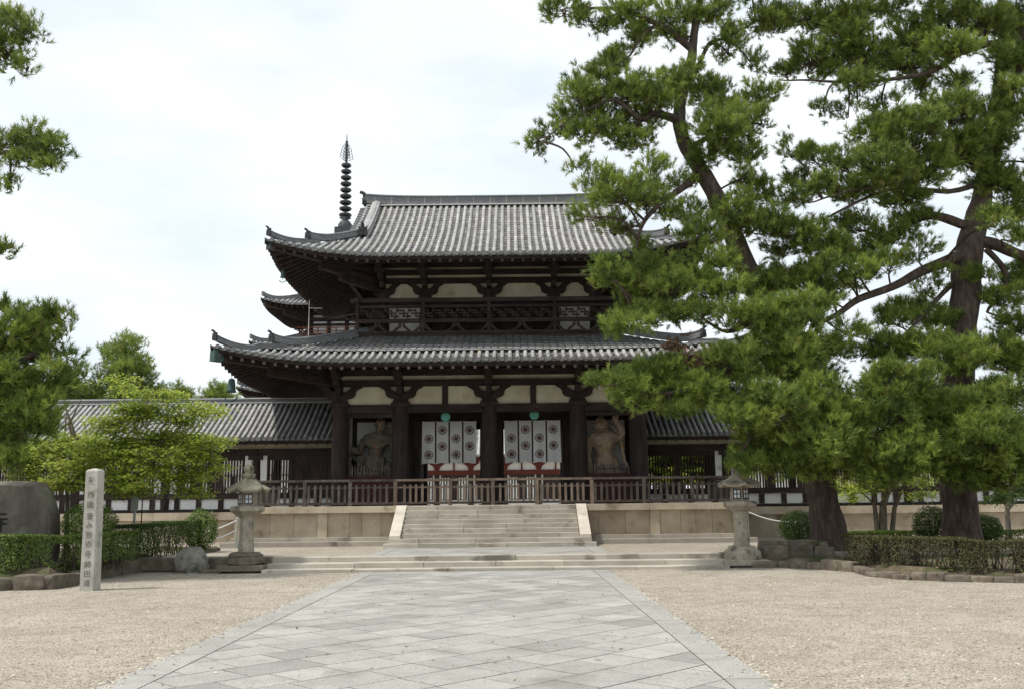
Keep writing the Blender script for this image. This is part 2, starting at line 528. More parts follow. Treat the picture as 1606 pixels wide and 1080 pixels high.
# ------------------------------------------------------------------ three long low steps up to the terrace
GX = -0.94
st = thing('long_stone_steps', 'three long low stone steps crossing the gravel between the two lanterns', 'steps', (GX, 25.9, 0))
rr = random.Random(5)
for k, (ya, yb, za, zb) in enumerate(((25.28, 25.86, -.03, .085), (25.84, 26.42, .0, .215), (26.40, 26.95, .0, .352))):
    sb = MB()
    x = -6.75
    while x < 5.75:
        xe = min(x + rr.uniform(1.6, 2.9), 5.75)
        if 5.75 - xe < .5: xe = 5.75
        sb.box((x + .004, ya + rr.uniform(-.008, .008), za), (xe - .004, yb, zb + rr.uniform(-.006, .006)), rr.uniform(.85, 1.08))
        x = xe
    sb.build('step', STEPST, st, bevel=.012)

# ------------------------------------------------------------------ podium
PX, PY, PZ = -.90, 33.8, 1.74
CY = 41.25
HX, HY = 9.12, CY - 33.8
pod = thing('stone_podium', 'pale tan stone podium of upright slabs carrying the gate', 'podium', (PX, CY, TZ))
rr = random.Random(8)
mb = MB(); mb.box((PX - HX + .3, PY + .3, 0), (PX + HX - .3, CY + HY - .3, PZ - .03)); mb.build('core', STONE, pod)
# paving of the top
mb = MB()
y = PY + .55
while y < CY + HY - .6:
    x = PX - HX + .5
    while x < PX + HX - .6:
        w = rr.uniform(.9, 1.5)
        mb.box((x + .004, y + .004, PZ - .06), (min(x + w, PX + HX - .5) - .004, y + .896, PZ - .012), rr.uniform(.8, 1.05))
        x += w
    y += .9
mb.build('paving', STEPST, pod)


def podium_side(px0, px1, yy, sgn, axis):
    """one face of the podium: base stones, slabs between pilasters, coping"""
    base, panel, pil, cop = MB(), MB(), [], MB()

    def B(m, a0, a1, d0, d1, z0, z1, t):
        if axis == 'x': m.box((a0, min(yy + sgn * d0, yy + sgn * d1), z0), (a1, max(yy + sgn * d0, yy + sgn * d1), z1), t)
        else: m.box((min(yy + sgn * d0, yy + sgn * d1), a0, z0), (max(yy + sgn * d0, yy + sgn * d1), a1, z1), t)
    def run(m, d0, d1, z0, z1, lo, hi, ext, tl=.88, th=1.08):
        a = px0 - ext
        while a < px1 + ext - .01:
            e = min(a + rr.uniform(lo, hi), px1 + ext)
            if px1 + ext - e < .4: e = px1 + ext
            B(m, a + .003, e - .003, d0 + rr.uniform(-.004, .004), d1, z0, z1, rr.uniform(tl, th))
            a = e
    run(base, .42, -.25, TZ - .02, TZ + .17, 1.8, 3.0, .4, .74, .92)
    run(base, .12, -.25, TZ + .16, TZ + .31, 1.6, 2.6, .1, .85, 1.02)
    run(cop, .13, -.5, PZ - .235, PZ, 2.2, 3.4, .13, 1.06, 1.24)
    span = px1 - px0
    npil = max(2, round(span / 2.95))
    for i in range(npil + 1):
        c = px0 + .17 + (span - .34) * i / npil
        pm_ = MB(); pil.append(pm_)
        B(pm_, c - .17, c + .17, .03, -.25, TZ + .305, PZ - .232, rr.uniform(1.0, 1.15))
        if i < npil:
            a, e = c + .17, px0 + .17 + (span - .34) * (i + 1) / npil - .17
            k = rr.choice((3, 3, 4))
            cuts = sorted([a, e] + [a + (e - a) * (j + rr.uniform(-.18, .18)) / k for j in range(1, k)])
            for u, v in zip(cuts, cuts[1:]):
                B(panel, u + .003, v - .003, rr.uniform(-.045, -.035), -.25, TZ + .305, PZ - .232, rr.uniform(.82, 1.06))
    return base, panel, pil, cop


allp = {'base_stone': MB(), 'slab_panel': MB(), 'pilaster': [], 'coping': MB()}
for args in ((PX - HX, PX + HX, PY, -1, 'x'), (PX - HX, PX + HX, CY + HY, 1, 'x'), (PY + .3, CY + HY - .3, PX - HX, -1, 'y'), (PY + .3, CY + HY - .3, PX + HX, 1, 'y')):
    for m, (nm, tgt) in zip(podium_side(*args), allp.items()):
        if isinstance(m, list):
            tgt += m
            continue
        n = len(tgt.v)
        tgt.v += m.v; tgt.f += [tuple(i + n for i in f) for f in m.f]; tgt.t += m.t; tgt.m += m.m; tgt.sm += m.sm
for nm, m in [(k, q) for k, v in allp.items() for q in (v if isinstance(v, list) else [v])]:
    m.build(nm, STONE if nm != 'base_stone' else STEPST, pod, bevel=.01)

# ------------------------------------------------------------------ staircase
SX = -.80
stair = thing('stone_staircase', 'flight of worn stone stairs with sloping side slabs up to the gate', 'stairs', (SX, 32.6, TZ))
NS, RUN = 9, .262
rise = (PZ - TZ - .02) / NS
for k in range(NS):
    y0 = 31.42 + k * RUN
    mb = MB()
    hw = 3.56 if k == 0 else (3.42 if k == 1 else 3.02)
    x = SX - hw
    while x < SX + hw - .01:
        e = min(x + rr.uniform(1.0, 2.4), SX + hw)
        if SX + hw - e < .5: e = SX + hw
        mb.box((x + .004, y0 + rr.uniform(-.008, .008), TZ - .02), (e - .004, y0 + RUN + .12, TZ + (k + 1) * rise + rr.uniform(-.007, .004)), rr.uniform(.82, 1.1))
        x = e
    mb.build('step', STEPST, stair, bevel=.012)
for s in (-1, 1):
    mb = MB()
    za = TZ + 2 * rise
    poly = [(31.72, za - .01), (31.72, za + .10), (33.66, PZ + .015), (34.05, PZ + .015), (34.05, TZ), (31.95, TZ)]
    xa, xb = SX + s * 3.03, SX + s * 3.40
    mb.prism([(y, z) for y, z in poly], min(xa, xb), max(xa, xb), 1.3, axis='x')
    mb.build('cheek_slab', STEPST, stair, bevel=.012)

# ------------------------------------------------------------------ railing along the podium edge
rail = thing('wooden_railing', 'long weathered wooden railing along the podium edge, pale over the stairs', 'railing', (PX, 34.1, PZ))
RY = 34.08
XL, XR = PX - 9.0, PX + 9.15


def seg_mat(x): return RAILNEW if -4.35 < x < 2.9 else RAILWOOD


posts = [-9.85, -7.6, -5.95, -4.3, -2.3, -.75, .85, 2.85, 4.75, 6.5, 8.2]
for a, b in zip(posts, posts[1:]):
    mt = seg_mat((a + b) / 2)
    for nm, z0, z1, d in (('top_rail', 2.615, 2.70, .055), ('middle_rail', 2.37, 2.43, .025), ('bottom_rail', 1.79, 1.88, .06)):
        m = MB(); m.box((a, RY - d, z0), (b, RY + d, z1), 1.0 if nm != 'bottom_rail' else .8)
        m.build(nm, mt if nm != 'bottom_rail' else RAILWOOD, rail, bevel=.008)
for x in posts:
    m = MB(); m.box((x - .065, RY - .066, PZ), (x + .065, RY + .066, 2.612)); m.build('post', seg_mat(x), rail, bevel=.008)
balm = MB(); balm.box((-.044, -.028, 0), (.044, .028, .64))
proto = {}
x = posts[0] + .24
nb = 0
while x < posts[-1] - .1:
    if min(abs(x - p) for p in posts) > .12:
        mt = seg_mat(x)
        if mt.name not in proto:
            o = balm.build('baluster', mt, None); proto[mt.name] = o
        else:
            o = proto[mt.name].copy(); C.objects.link(o)
        o.parent = rail
        o.location = Vector((x + rr.uniform(-.012, .012), RY - .035, 1.86)) - rail.location
        nb += 1
    x += .217
for s in (-1, 1):        # the railing turns back along both short sides
    xx = posts[0] if s < 0 else posts[-1]
    m = MB()
    for z0, z1, d in ((2.615, 2.70, .055), (2.37, 2.43, .025), (1.79, 1.88, .06)):
        m.box((xx - d, RY + .07, z0), (xx + d, 39.0, z1))
    m.build('side_rail', RAILWOOD, rail)
    m = MB()
    yy = RY + .3
    while yy < 39:
        m.box((xx - .028, yy - .038, 1.8), (xx + .028, yy + .038, 2.6)); yy += .236
    m.build('side_balusters', RAILWOOD, rail)

# ------------------------------------------------------------------ tiled roofs
def tiled_roof(sides, spacing, r0, tl, tier=None):
    """sides: list of (frame(s,t)->x,y ; half ; tmax(s) ; z(s,t)). Barrel tiles over flat tiles, each tile its own piece."""
    bar, pan, cap = MB(), MB(), MB()
    rr = random.Random(21)
    for fr, half, tmax, zf in sides:
        n = int(2 * half / spacing)
        sp = 2 * half / n
        P = lambda s, t, dz=0.0: (*fr(s, t), zf(s, t) + dz)
        for i in range(n + 1):
            s = -half + i * sp
            jit = rr.uniform(-.012, .012)
            # flat tiles between this row and the next
            if i < n:
                a, b = s, s + sp
                t0 = 0.0
                while True:
                    ta, tb_ = min(t0 + tl * .8, tmax(a)), min(t0 + tl * .8, tmax(b))
                    sa, sb = min(t0, tmax(a)), min(t0, tmax(b))
                    if ta - sa < 1e-4 and tb_ - sb < 1e-4: break
                    tn = rr.uniform(.7, 1.3)
                    mid = (a + b) / 2
                    tm0, tm1 = (sa + sb) / 2, (ta + tb_) / 2
                    A0, M0, B0 = P(a, sa, .02), P(mid, tm0, -.012), P(b, sb, .02)
                    A1, M1, B1 = P(a, ta, -.01), P(mid, tm1, -.042), P(b, tb_, -.01)
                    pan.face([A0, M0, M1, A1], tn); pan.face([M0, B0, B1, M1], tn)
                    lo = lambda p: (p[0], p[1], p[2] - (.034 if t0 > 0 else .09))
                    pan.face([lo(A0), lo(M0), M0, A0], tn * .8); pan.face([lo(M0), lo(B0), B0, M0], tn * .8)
                    t0 += tl * .8
            # barrel tiles
            T = tmax(s)
            if T < .12: continue
            rowtint = rr.uniform(.86, 1.12)
            t0 = -.05
            k = 0
            while t0 < T - .05:
                t1 = min(t0 + tl, T)
                tn = rowtint * rr.uniform(.88, 1.12)
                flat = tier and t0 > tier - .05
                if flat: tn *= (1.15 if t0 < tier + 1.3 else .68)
                vs = []
                for tt, rad in ((t0, r0 * 1.03), (t1, r0 * .975)):
                    for q in range(7):
                        a = math.pi * q / 6
                        if flat: vs.append(P(s + sp * .53 * math.cos(a), tt - .05 * math.sin(a) * (tt == t0), rad * .62 * math.sin(a) + .03 + (.035 if tt == t0 else 0)))
                        else: vs.append(P(s + jit * math.sin(tt * 1.7 + i) + rad * math.cos(a), max(tt, -.05), rad * math.sin(a) * .95 + .005 + jit * .5 * math.sin(tt * 2.3)))
                fs = [(q, q + 1, 8 + q, 7 + q) for q in range(6)]
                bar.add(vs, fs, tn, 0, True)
                if k == 0:           # round end cap
                    c = P(s, -.06, r0 * .35)
                    ring = []
                    ox, oy = fr(s, -.06); ex, ey = fr(s + 1, -.06)
                    ux, uy = ex - ox, ey - oy
                    for q in range(12):
                        a = 2 * math.pi * q / 12
                        ring.append((c[0] + ux * math.cos(a) * r0 * 1.12, c[1] + uy * math.cos(a) * r0 * 1.12, c[2] + math.sin(a) * r0 * 1.12))
                    cap.face(ring, rr.uniform(.8, 1.2))
                    ox2, oy2 = fr(s, .0)
                    back = [(p[0] + ox2 - ox, p[1] + oy2 - oy, p[2]) for p in ring]
                    for q in range(12):
                        cap.face([ring[q], ring[(q + 1) % 12], back[(q + 1) % 12], back[q]], 1.1)
                else:
                    cap_v = vs[:7]
                    bar.face(cap_v, tn * .7)
                t0 = t1; k += 1
    return bar, pan, cap


def ridge_sweep(m, pts, w, h, tint=1.0, cap=True):
    """a stacked-tile ridge: slab of height h with a round tile on top, following pts (its underside)"""
    pts = [Vector(p) for p in pts]
    prof = [(-.5, 0), (-.5, .72), (-.60, .74), (-.60, .80), (-.34, .84), (-.22, .96), (0, 1.0), (.22, .96), (.34, .84), (.60, .80), (.60, .74), (.5, .72), (.5, 0)]
    vs, fs = [], []
    n = len(prof)
    for i, p in enumerate(pts):
        d = pts[min(i + 1, len(pts) - 1)] - pts[max(i - 1, 0)]
        d.z = 0; d.normalize()
        s = Vector((d.y, -d.x, 0))
        for a, b in prof:
            vs.append(p + s * a * w + Vector((0, 0, b * h)))
    for i in range(len(pts) - 1):
        for k in range(n):
            k2 = (k + 1) % n
            fs.append((i * n + k, i * n + k2, (i + 1) * n + k2, (i + 1) * n + k))
    m.add(vs, fs, tint)
    m.add(vs[:n], [tuple(range(n))], tint * .8)
    m.add(vs[-n:], [tuple(range(n - 1, -1, -1))], tint * .8)


def ogre(m, p, d, s=1.0):
    """ogre-face end tile facing along d: arched plate with horns and boss"""
    d = Vector(d).normalized(); r = Vector((d.y, -d.x, 0))
    out = [(-.22, -.05), (-.26, .12), (-.2, .3), (-.24, .44), (-.12, .38), (0, .5), (.12, .38), (.24, .44), (.2, .3), (.26, .12), (.22, -.05)]
    p = Vector(p)
    f = [p + r * a * s + Vector((0, 0, b * s)) + d * .08 * s for a, b in out]
    g = [q - d * .16 * s for q in f]
    n = len(f)
    fs = [tuple(range(n)), tuple(range(2 * n - 1, n - 1, -1))] + [(i, i + n, (i + 1) % n + n, (i + 1) % n) for i in range(n)]
    m.add(f + g, fs)
    for a, b, q in ((-.09, .24, .05), (.09, .24, .05), (0, .15, .06), (0, .05, .08)):
        c = p + r * a * s + Vector((0, 0, b * s)) + d * .09 * s
        m.tube([c - d * .02 * s, c + d * .05 * s * 1.2], [q * s, q * s * .5], 8)
    m.tube([p + Vector((0, 0, .44 * s)), p + d * .1 * s + Vector((0, 0, .55 * s)), p + d * .24 * s + Vector((0, 0, .60 * s))], [.085 * s, .08 * s, .075 * s], 8)


def upturn(s, half, s0, U, t, T):
    a = abs(s)
    if a <= s0: return 0.0
    q = min((a - s0) / (half - s0), 1.06)
    return U * q ** 2.2 * max(0.0, 1 - t / T) ** 1.3


class Roof:
    """a hipped skirt (and, for the top roof, the gabled part above it) about the centre (GX, CY)"""
    def __init__(s, hx, hy, ze, prof, T, U, s0x, s0y, gable=None, cx=None, cy=None):
        s.cx, s.cy = (GX if cx is None else cx), (CY if cy is None else cy)
        s.hx, s.hy, s.ze, s.prof, s.T, s.U, s.s0x, s.s0y, s.gable = hx, hy, ze, prof, T, U, s0x, s0y, gable

    def z(s, q, t, half, s0):
        return s.ze + s.prof(max(t, -.1)) + upturn(q, half, s0, s.U, max(t, 0), 3.6)

    def sides(s):
        hx, hy = s.hx, s.hy
        def tm_front(q):
            a = abs(q)
            if s.gable and a <= s.gable: return s.T
            return max(0.0, min(hx - a, s.T if not s.gable else hx - a))
        def tm_side(q):
            lim = s.T if not s.gable else hx - s.gable + .35
            return max(0.0, min(hy - abs(q), lim))
        cx, cy = s.cx, s.cy
        return [(lambda q, t: (cx + q, cy - hy + t), hx, tm_front, lambda q, t: s.z(q, t, hx, s.s0x)),
                (lambda q, t: (cx - q, cy + hy - t), hx, tm_front, lambda q, t: s.z(q, t, hx, s.s0x)),
                (lambda q, t: (cx - hx + t, cy - q), hy, tm_side, lambda q, t: s.z(q, t, hy, s.s0y)),
                (lambda q, t: (cx + hx - t, cy + q), hy, tm_side, lambda q, t: s.z(q, t, hy, s.s0y))]

    def hip(s, sx, sy, t0, t1, dz=0.0, n=12, kick=.22):
        pts = []
        for i in range(n + 1):
            t = t0 + (t1 - t0) * i / n
            e = max(0.0, 1 - (t - t0) / .9)
            pts.append((s.cx + sx * (s.hx - t), s.cy + sy * (s.hy - t), s.z(s.hx - t, t, s.hx, s.s0x) + dz + kick * e ** 2))
        return pts

    def under(s, m, inner, drop=.16):
        """boarded underside, one sheet per side"""
        for fr, half, tm, zf in s.sides():
            n = 40
            for i in range(n):
                a, b = -half + 2 * half * i / n, -half + 2 * half * (i + 1) / n
                ta, tb = min(half - abs(a), inner), min(half - abs(b), inner)
                for j in range(4):
                    f = lambda q, tq, k: (*fr(q, .02 + tq * k / 4), zf(q, tq * k / 4) - drop)
                    m.face([f(a, ta, j), f(a, ta, j + 1), f(b, tb, j + 1), f(b, tb, j)])


gate = thing('temple_gate', 'two storey dark timber temple gate with sweeping grey tiled roofs', 'gate', (GX, CY, PZ))

Tl, Tu = 5.2, 6.85
def prof_low(t): return 1.78 * (.82 * t / Tl + .18 * (t / Tl) ** 2) + (.085 if t > 1.28 else 0.0)
def prof_up(t):
    x = t / Tu
    return 4.22 * (.70 * x + .30 * x * x)
LOW = Roof(10.0, 8.25, 6.92, prof_low, Tl, .62, 4.6, 3.2)
UP = Roof(8.55, 6.85, 11.24, prof_up, Tu, .70, 3.6, 2.4, gable=5.86)

roof_objs = []
for nm, rf, inner in (('lower_roof', LOW, 4.6), ('upper_roof', UP, 4.4)):
    b, p, c = tiled_roof(rf.sides(), .283, .074, .36, 1.28 if nm == 'lower_roof' else None)
    und = MB(); rf.under(und, inner)
    ro = p.build(nm, PAN, gate)
    b.build('barrel_tiles', TILE, ro)
    c.build('end_caps', RIDGE, ro)
    und.build('eave_boards', WOODH, ro)
    # fascia beam that the tiles stand on
    fm = MB()
    for fr, half, tm, zf in rf.sides():
        n = 30
        for i in range(n):
            a, e = -half + .1 + (2 * half - .2) * i / n, -half + .1 + (2 * half - .2) * (i + 1) / n
            q = [(*fr(s, t), zf(s, 0) + dz) for s, t, dz in ((a, .05, -.09), (e, .05, -.09), (e, .05, -.19), (a, .05, -.19))]
            fm.face(q)
            q2 = [(*fr(s, t), zf(s, 0) + dz) for s, t, dz in ((a, .05, -.19), (e, .05, -.19), (e, .22, -.19), (a, .22, -.19))]
            fm.face(q2)
    fm.build('eave_fascia', WOODH, ro)
    roof_objs.append(ro)
low_ro, up_ro = roof_objs

# ridges
hipL, hipU, og = MB(), MB(), MB()
for sx in (-1, 1):
    for sy in (-1, 1):
        d = (sx, sy, 0)
        m1, m2 = MB(), MB()
        pl = LOW.hip(sx, sy, .12, 2.2, .02, kick=.20); ridge_sweep(m1, pl, .20, .24)
        pm = LOW.hip(sx, sy, 1.75, 5.15, .10, kick=.22); ridge_sweep(m1, pm, .26, .32)
        m1.build('hip_ridge', RIDGE, low_ro)
        pu = UP.hip(sx, sy, .12, 1.75, .02, kick=.14); ridge_sweep(m2, pu, .20, .22)
        pv = UP.hip(sx, sy, 1.35, 3.05, .08, kick=.16); ridge_sweep(m2, pv, .26, .30)
        m2.build('hip_ridge', RIDGE, up_ro)
        for par, pts, sc in ((low_ro, pl, .55), (low_ro, pm, .62), (up_ro, pu, .52), (up_ro, pv, .6)):
            o2 = MB(); ogre(o2, Vector(pts[0]) + Vector((0, 0, .02)), d, sc); o2.build('ogre_tile', OGRE, par)
# main ridge, descending ridges, gables
mr = MB()
pts = []
ZR = UP.ze + 4.22 - .06
for i in range(25):
    q = -5.78 + 11.56 * i / 24
    pts.append((GX + q, CY, ZR + .13 * abs(q / 5.78) ** 4 - .01))
ridge_sweep(mr, pts, .46, .52)
mr.build('main_ridge', RIDGE, up_ro)
mo = MB()
for i in range(-7, 8):
    x = GX + i * .76
    mo.box((x - .008, CY - .236, ZR + .03), (x + .008, CY - .231, ZR + .37))
mo.box((GX - 5.7, CY - .30, ZR - .03), (GX + 5.7, CY - .228, ZR + .015))
mo.build('mortar_joints', MORTAR, up_ro)
for sx in (-1, 1):
    o2 = MB(); ogre(o2, (GX + sx * 5.82, CY, ZR + .13), (sx, 0, 0), 1.0); o2.build('ogre_tile', OGRE, up_ro)
    for sy in (-1, 1):
        m = MB()
        pts = []
        for i in range(15):
            t = 2.95 + (Tu - .2 - 2.95) * i / 14
            e = max(0, 1 - (t - 2.95) / .7)
            pts.append((GX + sx * 5.26, CY + sy * (UP.hy - t), UP.ze + prof_up(t) + .05 + .12 * e * e))
        ridge_sweep(m, pts, .30, .30, .95)
        m.build('descending_ridge', TILE, up_ro)
        o2 = MB(); ogre(o2, pts[0], (0, sy, 0), .8); o2.build('ogre_tile', OGRE, up_ro)
    # gable wall and barge board
    g = MB()
    tri = [(CY - (Tu - 2.9), UP.ze + prof_up(2.9) - .25), (CY + (Tu - 2.9), UP.ze + prof_up(2.9) - .25), (CY + 1.5, UP.ze + prof_up(5.3) - .2), (CY, ZR - .15), (CY - 1.5, UP.ze + prof_up(5.3) - .2)]
    xa = GX + sx * 5.15
    g.prism(tri, xa - .05, xa + .05, axis='x'); g.build('gable_wall', WOOD, up_ro)
    g = MB()
    for sy in (-1, 1):
        prev = None
        for i in range(12):
            t = 2.6 + (Tu - 2.6) * i / 11
            c = Vector((GX + sx * 5.72, CY + sy * (UP.hy - t), UP.ze + prof_up(t) - .27))
            if prev is not None: g.beam(prev, c, .08, .34)
            prev = c
    g.build('barge_board', WOODH, up_ro)
    # transverse tile ends along the gable edge
    for sy in (-1, 1):
        g = MB()
        t = 2.7
        while t < Tu - .2:
            p = Vector((GX + sx * 5.5, CY + sy * (UP.hy - t), UP.ze + prof_up(t) + .03))
            g.tube([p, p + Vector((sx * .48, 0, -.05))], .085, 8)
            t += .27
        g.build('verge_tiles', RIDGE, up_ro)
# white mast on the lower roof, left of the upper storey
m = MB()
p = at(484, 522, 39.5)
m.tube([p + Vector((0, 0, -.5)), p + Vector((0, 0, 1.45))], .022, 6)
m.tube([p + Vector((0, 0, 1.1)), p + Vector((.55, .1, 1.1))], .018, 6)
m.build('lightning_mast', POLEM, gate)

# rafters: one child each on the two fronts, the other sides as one stuff part per roof
for rf, ro, wallz, tw, seed in ((LOW, low_ro, 7.75, 4.15, 1), (UP, up_ro, 12.35, 4.0, 2)):
    rest = MB()
    for si, (fr, half, tm, zf) in enumerate(rf.sides()):
        n = int(2 * (half - .35) / .40)
        for i in range(n + 1):
            s = -(half - .35) + 2 * (half - .35) * i / n
            te = min(tw, half - abs(s) + .25)
            if te < .5: continue
            a = Vector((*fr(s, .08), zf(s, .08) - .275)); b_ = Vector((*fr(s, te), zf(s, te) - .275))
            if si == 0:
                m = MB(); m.beam(a, b_, .115, .15)
                e = (a - b_).normalized()
                m.box((-.05, -.008, -.065), (.05, -.003, .065), 3.4 if rf is LOW else 1.3, 0, Matrix.Translation(a) )
                m.build('rafter', WOOD, ro)
            else:
                rest.beam(a, b_, .115, .15)
    o = rest.build('rafters', WOOD, ro); o['kind'] = 'stuff'

# ------------------------------------------------------------------ gate body
def cloud_bracket(m, c, y, z0, z1, s=1.0, th=.16, tint=1.0):
    """capital block, bowl shaped cloud arm, centre post and end blocks, in the plane of the wall"""
    h = z1 - z0
    f = lambda pts: [(c + x * s, z0 + z * h) for x, z in pts]
    half = [(.30, 0), (.33, .12), (.27, .22), (.34, .28), (.52, .36), (.60, .50), (.61, .66), (.68, .80), (.88, .96), (.88, 1.0), (.42, 1.0), (.43, .92), (.36, .80), (.26, .70), (.12, .66), (.12, 0)]
    for sg in (-1, 1):
        poly = f([(x * sg, z) for x, z in half])
        # split into convex-ish quads so the bowl shape holds
        idx = [(0, 1, 2, 15), (2, 3, 14, 15), (3, 4, 13, 14), (4, 5, 13), (5, 6, 12, 13), (6, 7, 11, 12), (7, 8, 9, 10, 11)]
        for q in idx:
            m.prism([poly[k] for k in q], y - th, y, tint)
    m.prism(f([(-.12, 0), (.12, 0), (.12, .66), (.10, .68), (.10, 1.0), (-.10, 1.0), (-.10, .68), (-.12, .66)]), y - th - .003, y - .002, tint)


COLX = [-5.97, -3.54, 0.0, 3.54, 5.97]
ROWY = [-4.25, -1.77, 1.77, 4.25]


def column(x, y, z0, z1, r):
    m = MB()
    pr = []
    for i in range(11):
        k = i / 10
        e = r * (1 + .05 * math.sin(math.pi * min(k * 1.25, 1)) - .16 * max(0, k - .45) ** 1.3)
        pr.append((e, z0 + (z1 - z0) * k))
    m.lathe(pr, (x, y), 20)
    return m


for j, yo in enumerate(ROWY):
    for i, xo in enumerate(COLX):
        m = column(GX + xo, CY + yo, PZ - .02, 5.62, .325 if j == 0 else .30)
        m.box((GX + xo - .42, CY + yo - .42, PZ - .03), (GX + xo + .42, CY + yo + .42, PZ + .03), 1.6)
        m.box((GX + xo - .36, CY + yo - .36, 5.62), (GX + xo + .36, CY + yo + .36, 5.80))
        m.build('column', WOOD, gate)

FY = CY - 4.25
beams = MB()


def wall_line(y, sgn):
    """lintel, plaster panels with cloud brackets, tie beams of one long side of the lower storey"""
    y = CY + y
    o = lambda d: y - sgn * d
    for a, b in zip(COLX, COLX[1:]):
        m = MB()
        m.box((GX + a + .28, min(o(.16), o(-.16)), 5.40), (GX + b - .28, max(o(.16), o(-.16)), 5.73))
        m.build('lintel', WOODH, gate)
        mid = [(a, b)] if b - a < 3 else [(a, (a + b) / 2), ((a + b) / 2, b)]
        for u, v in mid:
            m = MB()
            m.box((GX + u + .04, min(o(.02), o(-.05)), 5.732), (GX + v - .04, max(o(.02), o(-.05)), 6.46)); m.build('plaster_panel', PLASTER, gate)
        if len(mid) == 2:
            m = MB(); c = GX + (a + b) / 2
            m.box((c - .12, min(o(.10), o(-.06)), 5.733), (c + .12, max(o(.10), o(-.06)), 6.455)); m.build('strut', WOOD, gate)
    m = MB(); m.box((GX - 6.9, min(o(.17), o(-.10)), 6.462), (GX + 6.9, max(o(.17), o(-.10)), 6.72)); m.build('tie_beam', WOODH, gate)
    m = MB(); m.box((GX - 6.3, min(o(.015), o(-.05)), 6.722), (GX + 6.3, max(o(.015), o(-.05)), 6.90)); m.build('plaster_strip', PLASTER, gate)
    m = MB(); m.box((GX - 7.6, min(o(.22), o(-.12)), 6.902), (GX + 7.6, max(o(.22), o(-.12)), 7.16)); m.build('wall_plate', WOODH, gate)
    m = MB(); m.box((GX - 7.0, min(o(.0), o(-.06)), 7.162), (GX + 7.0, max(o(.0), o(-.06)), 7.9)); m.build('frieze_board', WOODH, gate)


wall_line(-4.25, 1)
wall_line(4.25, -1)
for xo in COLX:
    m = MB(); cloud_bracket(m, GX + xo, FY - .02, 5.78, 6.463, 1.0, .17); m.build('cloud_bracket', WOOD, gate)
    # bracket arm and tail rafter reaching out under the eave
    m = MB()
    c = GX + xo
    m.box((c - .11, FY - .75, 6.10), (c + .11, FY - .18, 6.40))
    m.box((c - .13, FY - 1.25, 6.42), (c + .13, FY - .2, 6.70), .9)
    m.prism([(FY - 1.75, 6.80), (FY - 1.75, 7.02), (FY - .2, 7.3), (FY - .2, 6.92)], c - .115, c + .115, axis='x')
    m.box((c - .17, FY - 1.3, 6.68), (c + .17, FY - 1.0, 6.86))
    m.build('bracket_arm', WOOD, gate)
m = MB(); m.box((GX - 8.2, FY - 1.86, 7.0), (GX + 8.2, FY - 1.62, 7.2)); m.build('eave_purlin', WOODH, gate)
for sx in (-1, 1):
    x = GX + sx * 5.97
    m = MB(); m.box((x + sx * 1.62 - .12, FY - 1.7, 7.0), (x + sx * 1.62 + .12, CY + 5.9, 7.2)); m.build('eave_purlin', WOODH, gate)
    m = MB()
    m.box((x - .09, FY + .3, PZ + .02), (x + .09, CY + 3.95, 7.9)); m.build('side_wall', WOOD, gate)
    # corner beams to the roof corners, with green bronze end caps
    for sy in (-1, 1):
        a = Vector((x, CY + sy * 4.25, 7.02)); b = Vector((GX + sx * 9.72, CY + sy * 7.98, 7.16))
        m = MB(); m.beam(a, b, .30, .34); m.beam(a + Vector((0, 0, -.45)), a.lerp(b, .62) + Vector((0, 0, -.32)), .26, .28)
        cb = m.build('corner_beam', WOODH, gate)
        m = MB(); d = (b - a).normalized(); m.beam(b - d * .06, b + d * .30, .34, .40); m.build('bronze_cap', BRONZE, cb)

# ceiling over the whole lower storey (the gate is dark inside)
m = MB(); m.box((GX - 6.2, FY - .1, 7.9), (GX + 6.2, CY + 4.35, 8.0)); m.box((GX - 5.85, FY + .2, 6.0), (GX + 5.85, CY + 4.0, 6.06)); m.build('ceiling_boards', WOODH, gate)

# statue bays: white back wall, dark side walls, sill beam with kick board
for sx in (-1, 1):
    xa, xb = sorted((GX + sx * 5.97, GX + sx * 3.54))
    m = MB(); m.box((xa + .28, CY - 1.86, PZ + .05), (xb - .28, CY - 1.76, 5.25)); m.build('bay_back_wall', WHITE, gate)
    m = MB(); m.box((xa + .28, CY - 1.9, 5.252), (xb - .28, CY - 1.70, 6.0)); m.build('bay_lintel', WOODH, gate)
    xi = GX + sx * 3.54
    m = MB(); m.box((xi - .06, FY + .3, PZ), (xi + .06, CY - 2.0, 6.0)); m.build('bay_side_wall', WHITE, gate)
    m = MB(); m.box((GX + sx * 5.97 - sx * .10 - .008, FY + .3, PZ + .05), (GX + sx * 5.97 - sx * .10 + .008, CY - 1.9, 5.9)); m.build('bay_side_wall', WHITE, gate)
    m = MB(); m.box((xa + .3, FY - .06, 2.72), (xb - .3, FY + .10, 2.93)); m.build('sill_beam', REDWOOD, gate)
    m = MB(); m.box((xa + .3, FY - .02, PZ), (xb - .3, FY + .06, 2.718)); m.build('kick_board', REDWOOD, gate)
    m = MB(); m.box((xa + .26, FY - .03, 5.22), (xb - .26, FY + .08, 5.398)); m.build('bay_head_beam', WOODH, gate)
    for ja, jb in ((xa + .30, xa + .36), (xb - .36, xb - .30)):
        m = MB(); m.box((ja, FY + .02, 2.93), (jb, FY + .14, 5.22)); m.build('bay_jamb', WOOD, gate)
    xs = GX + sx * 3.54
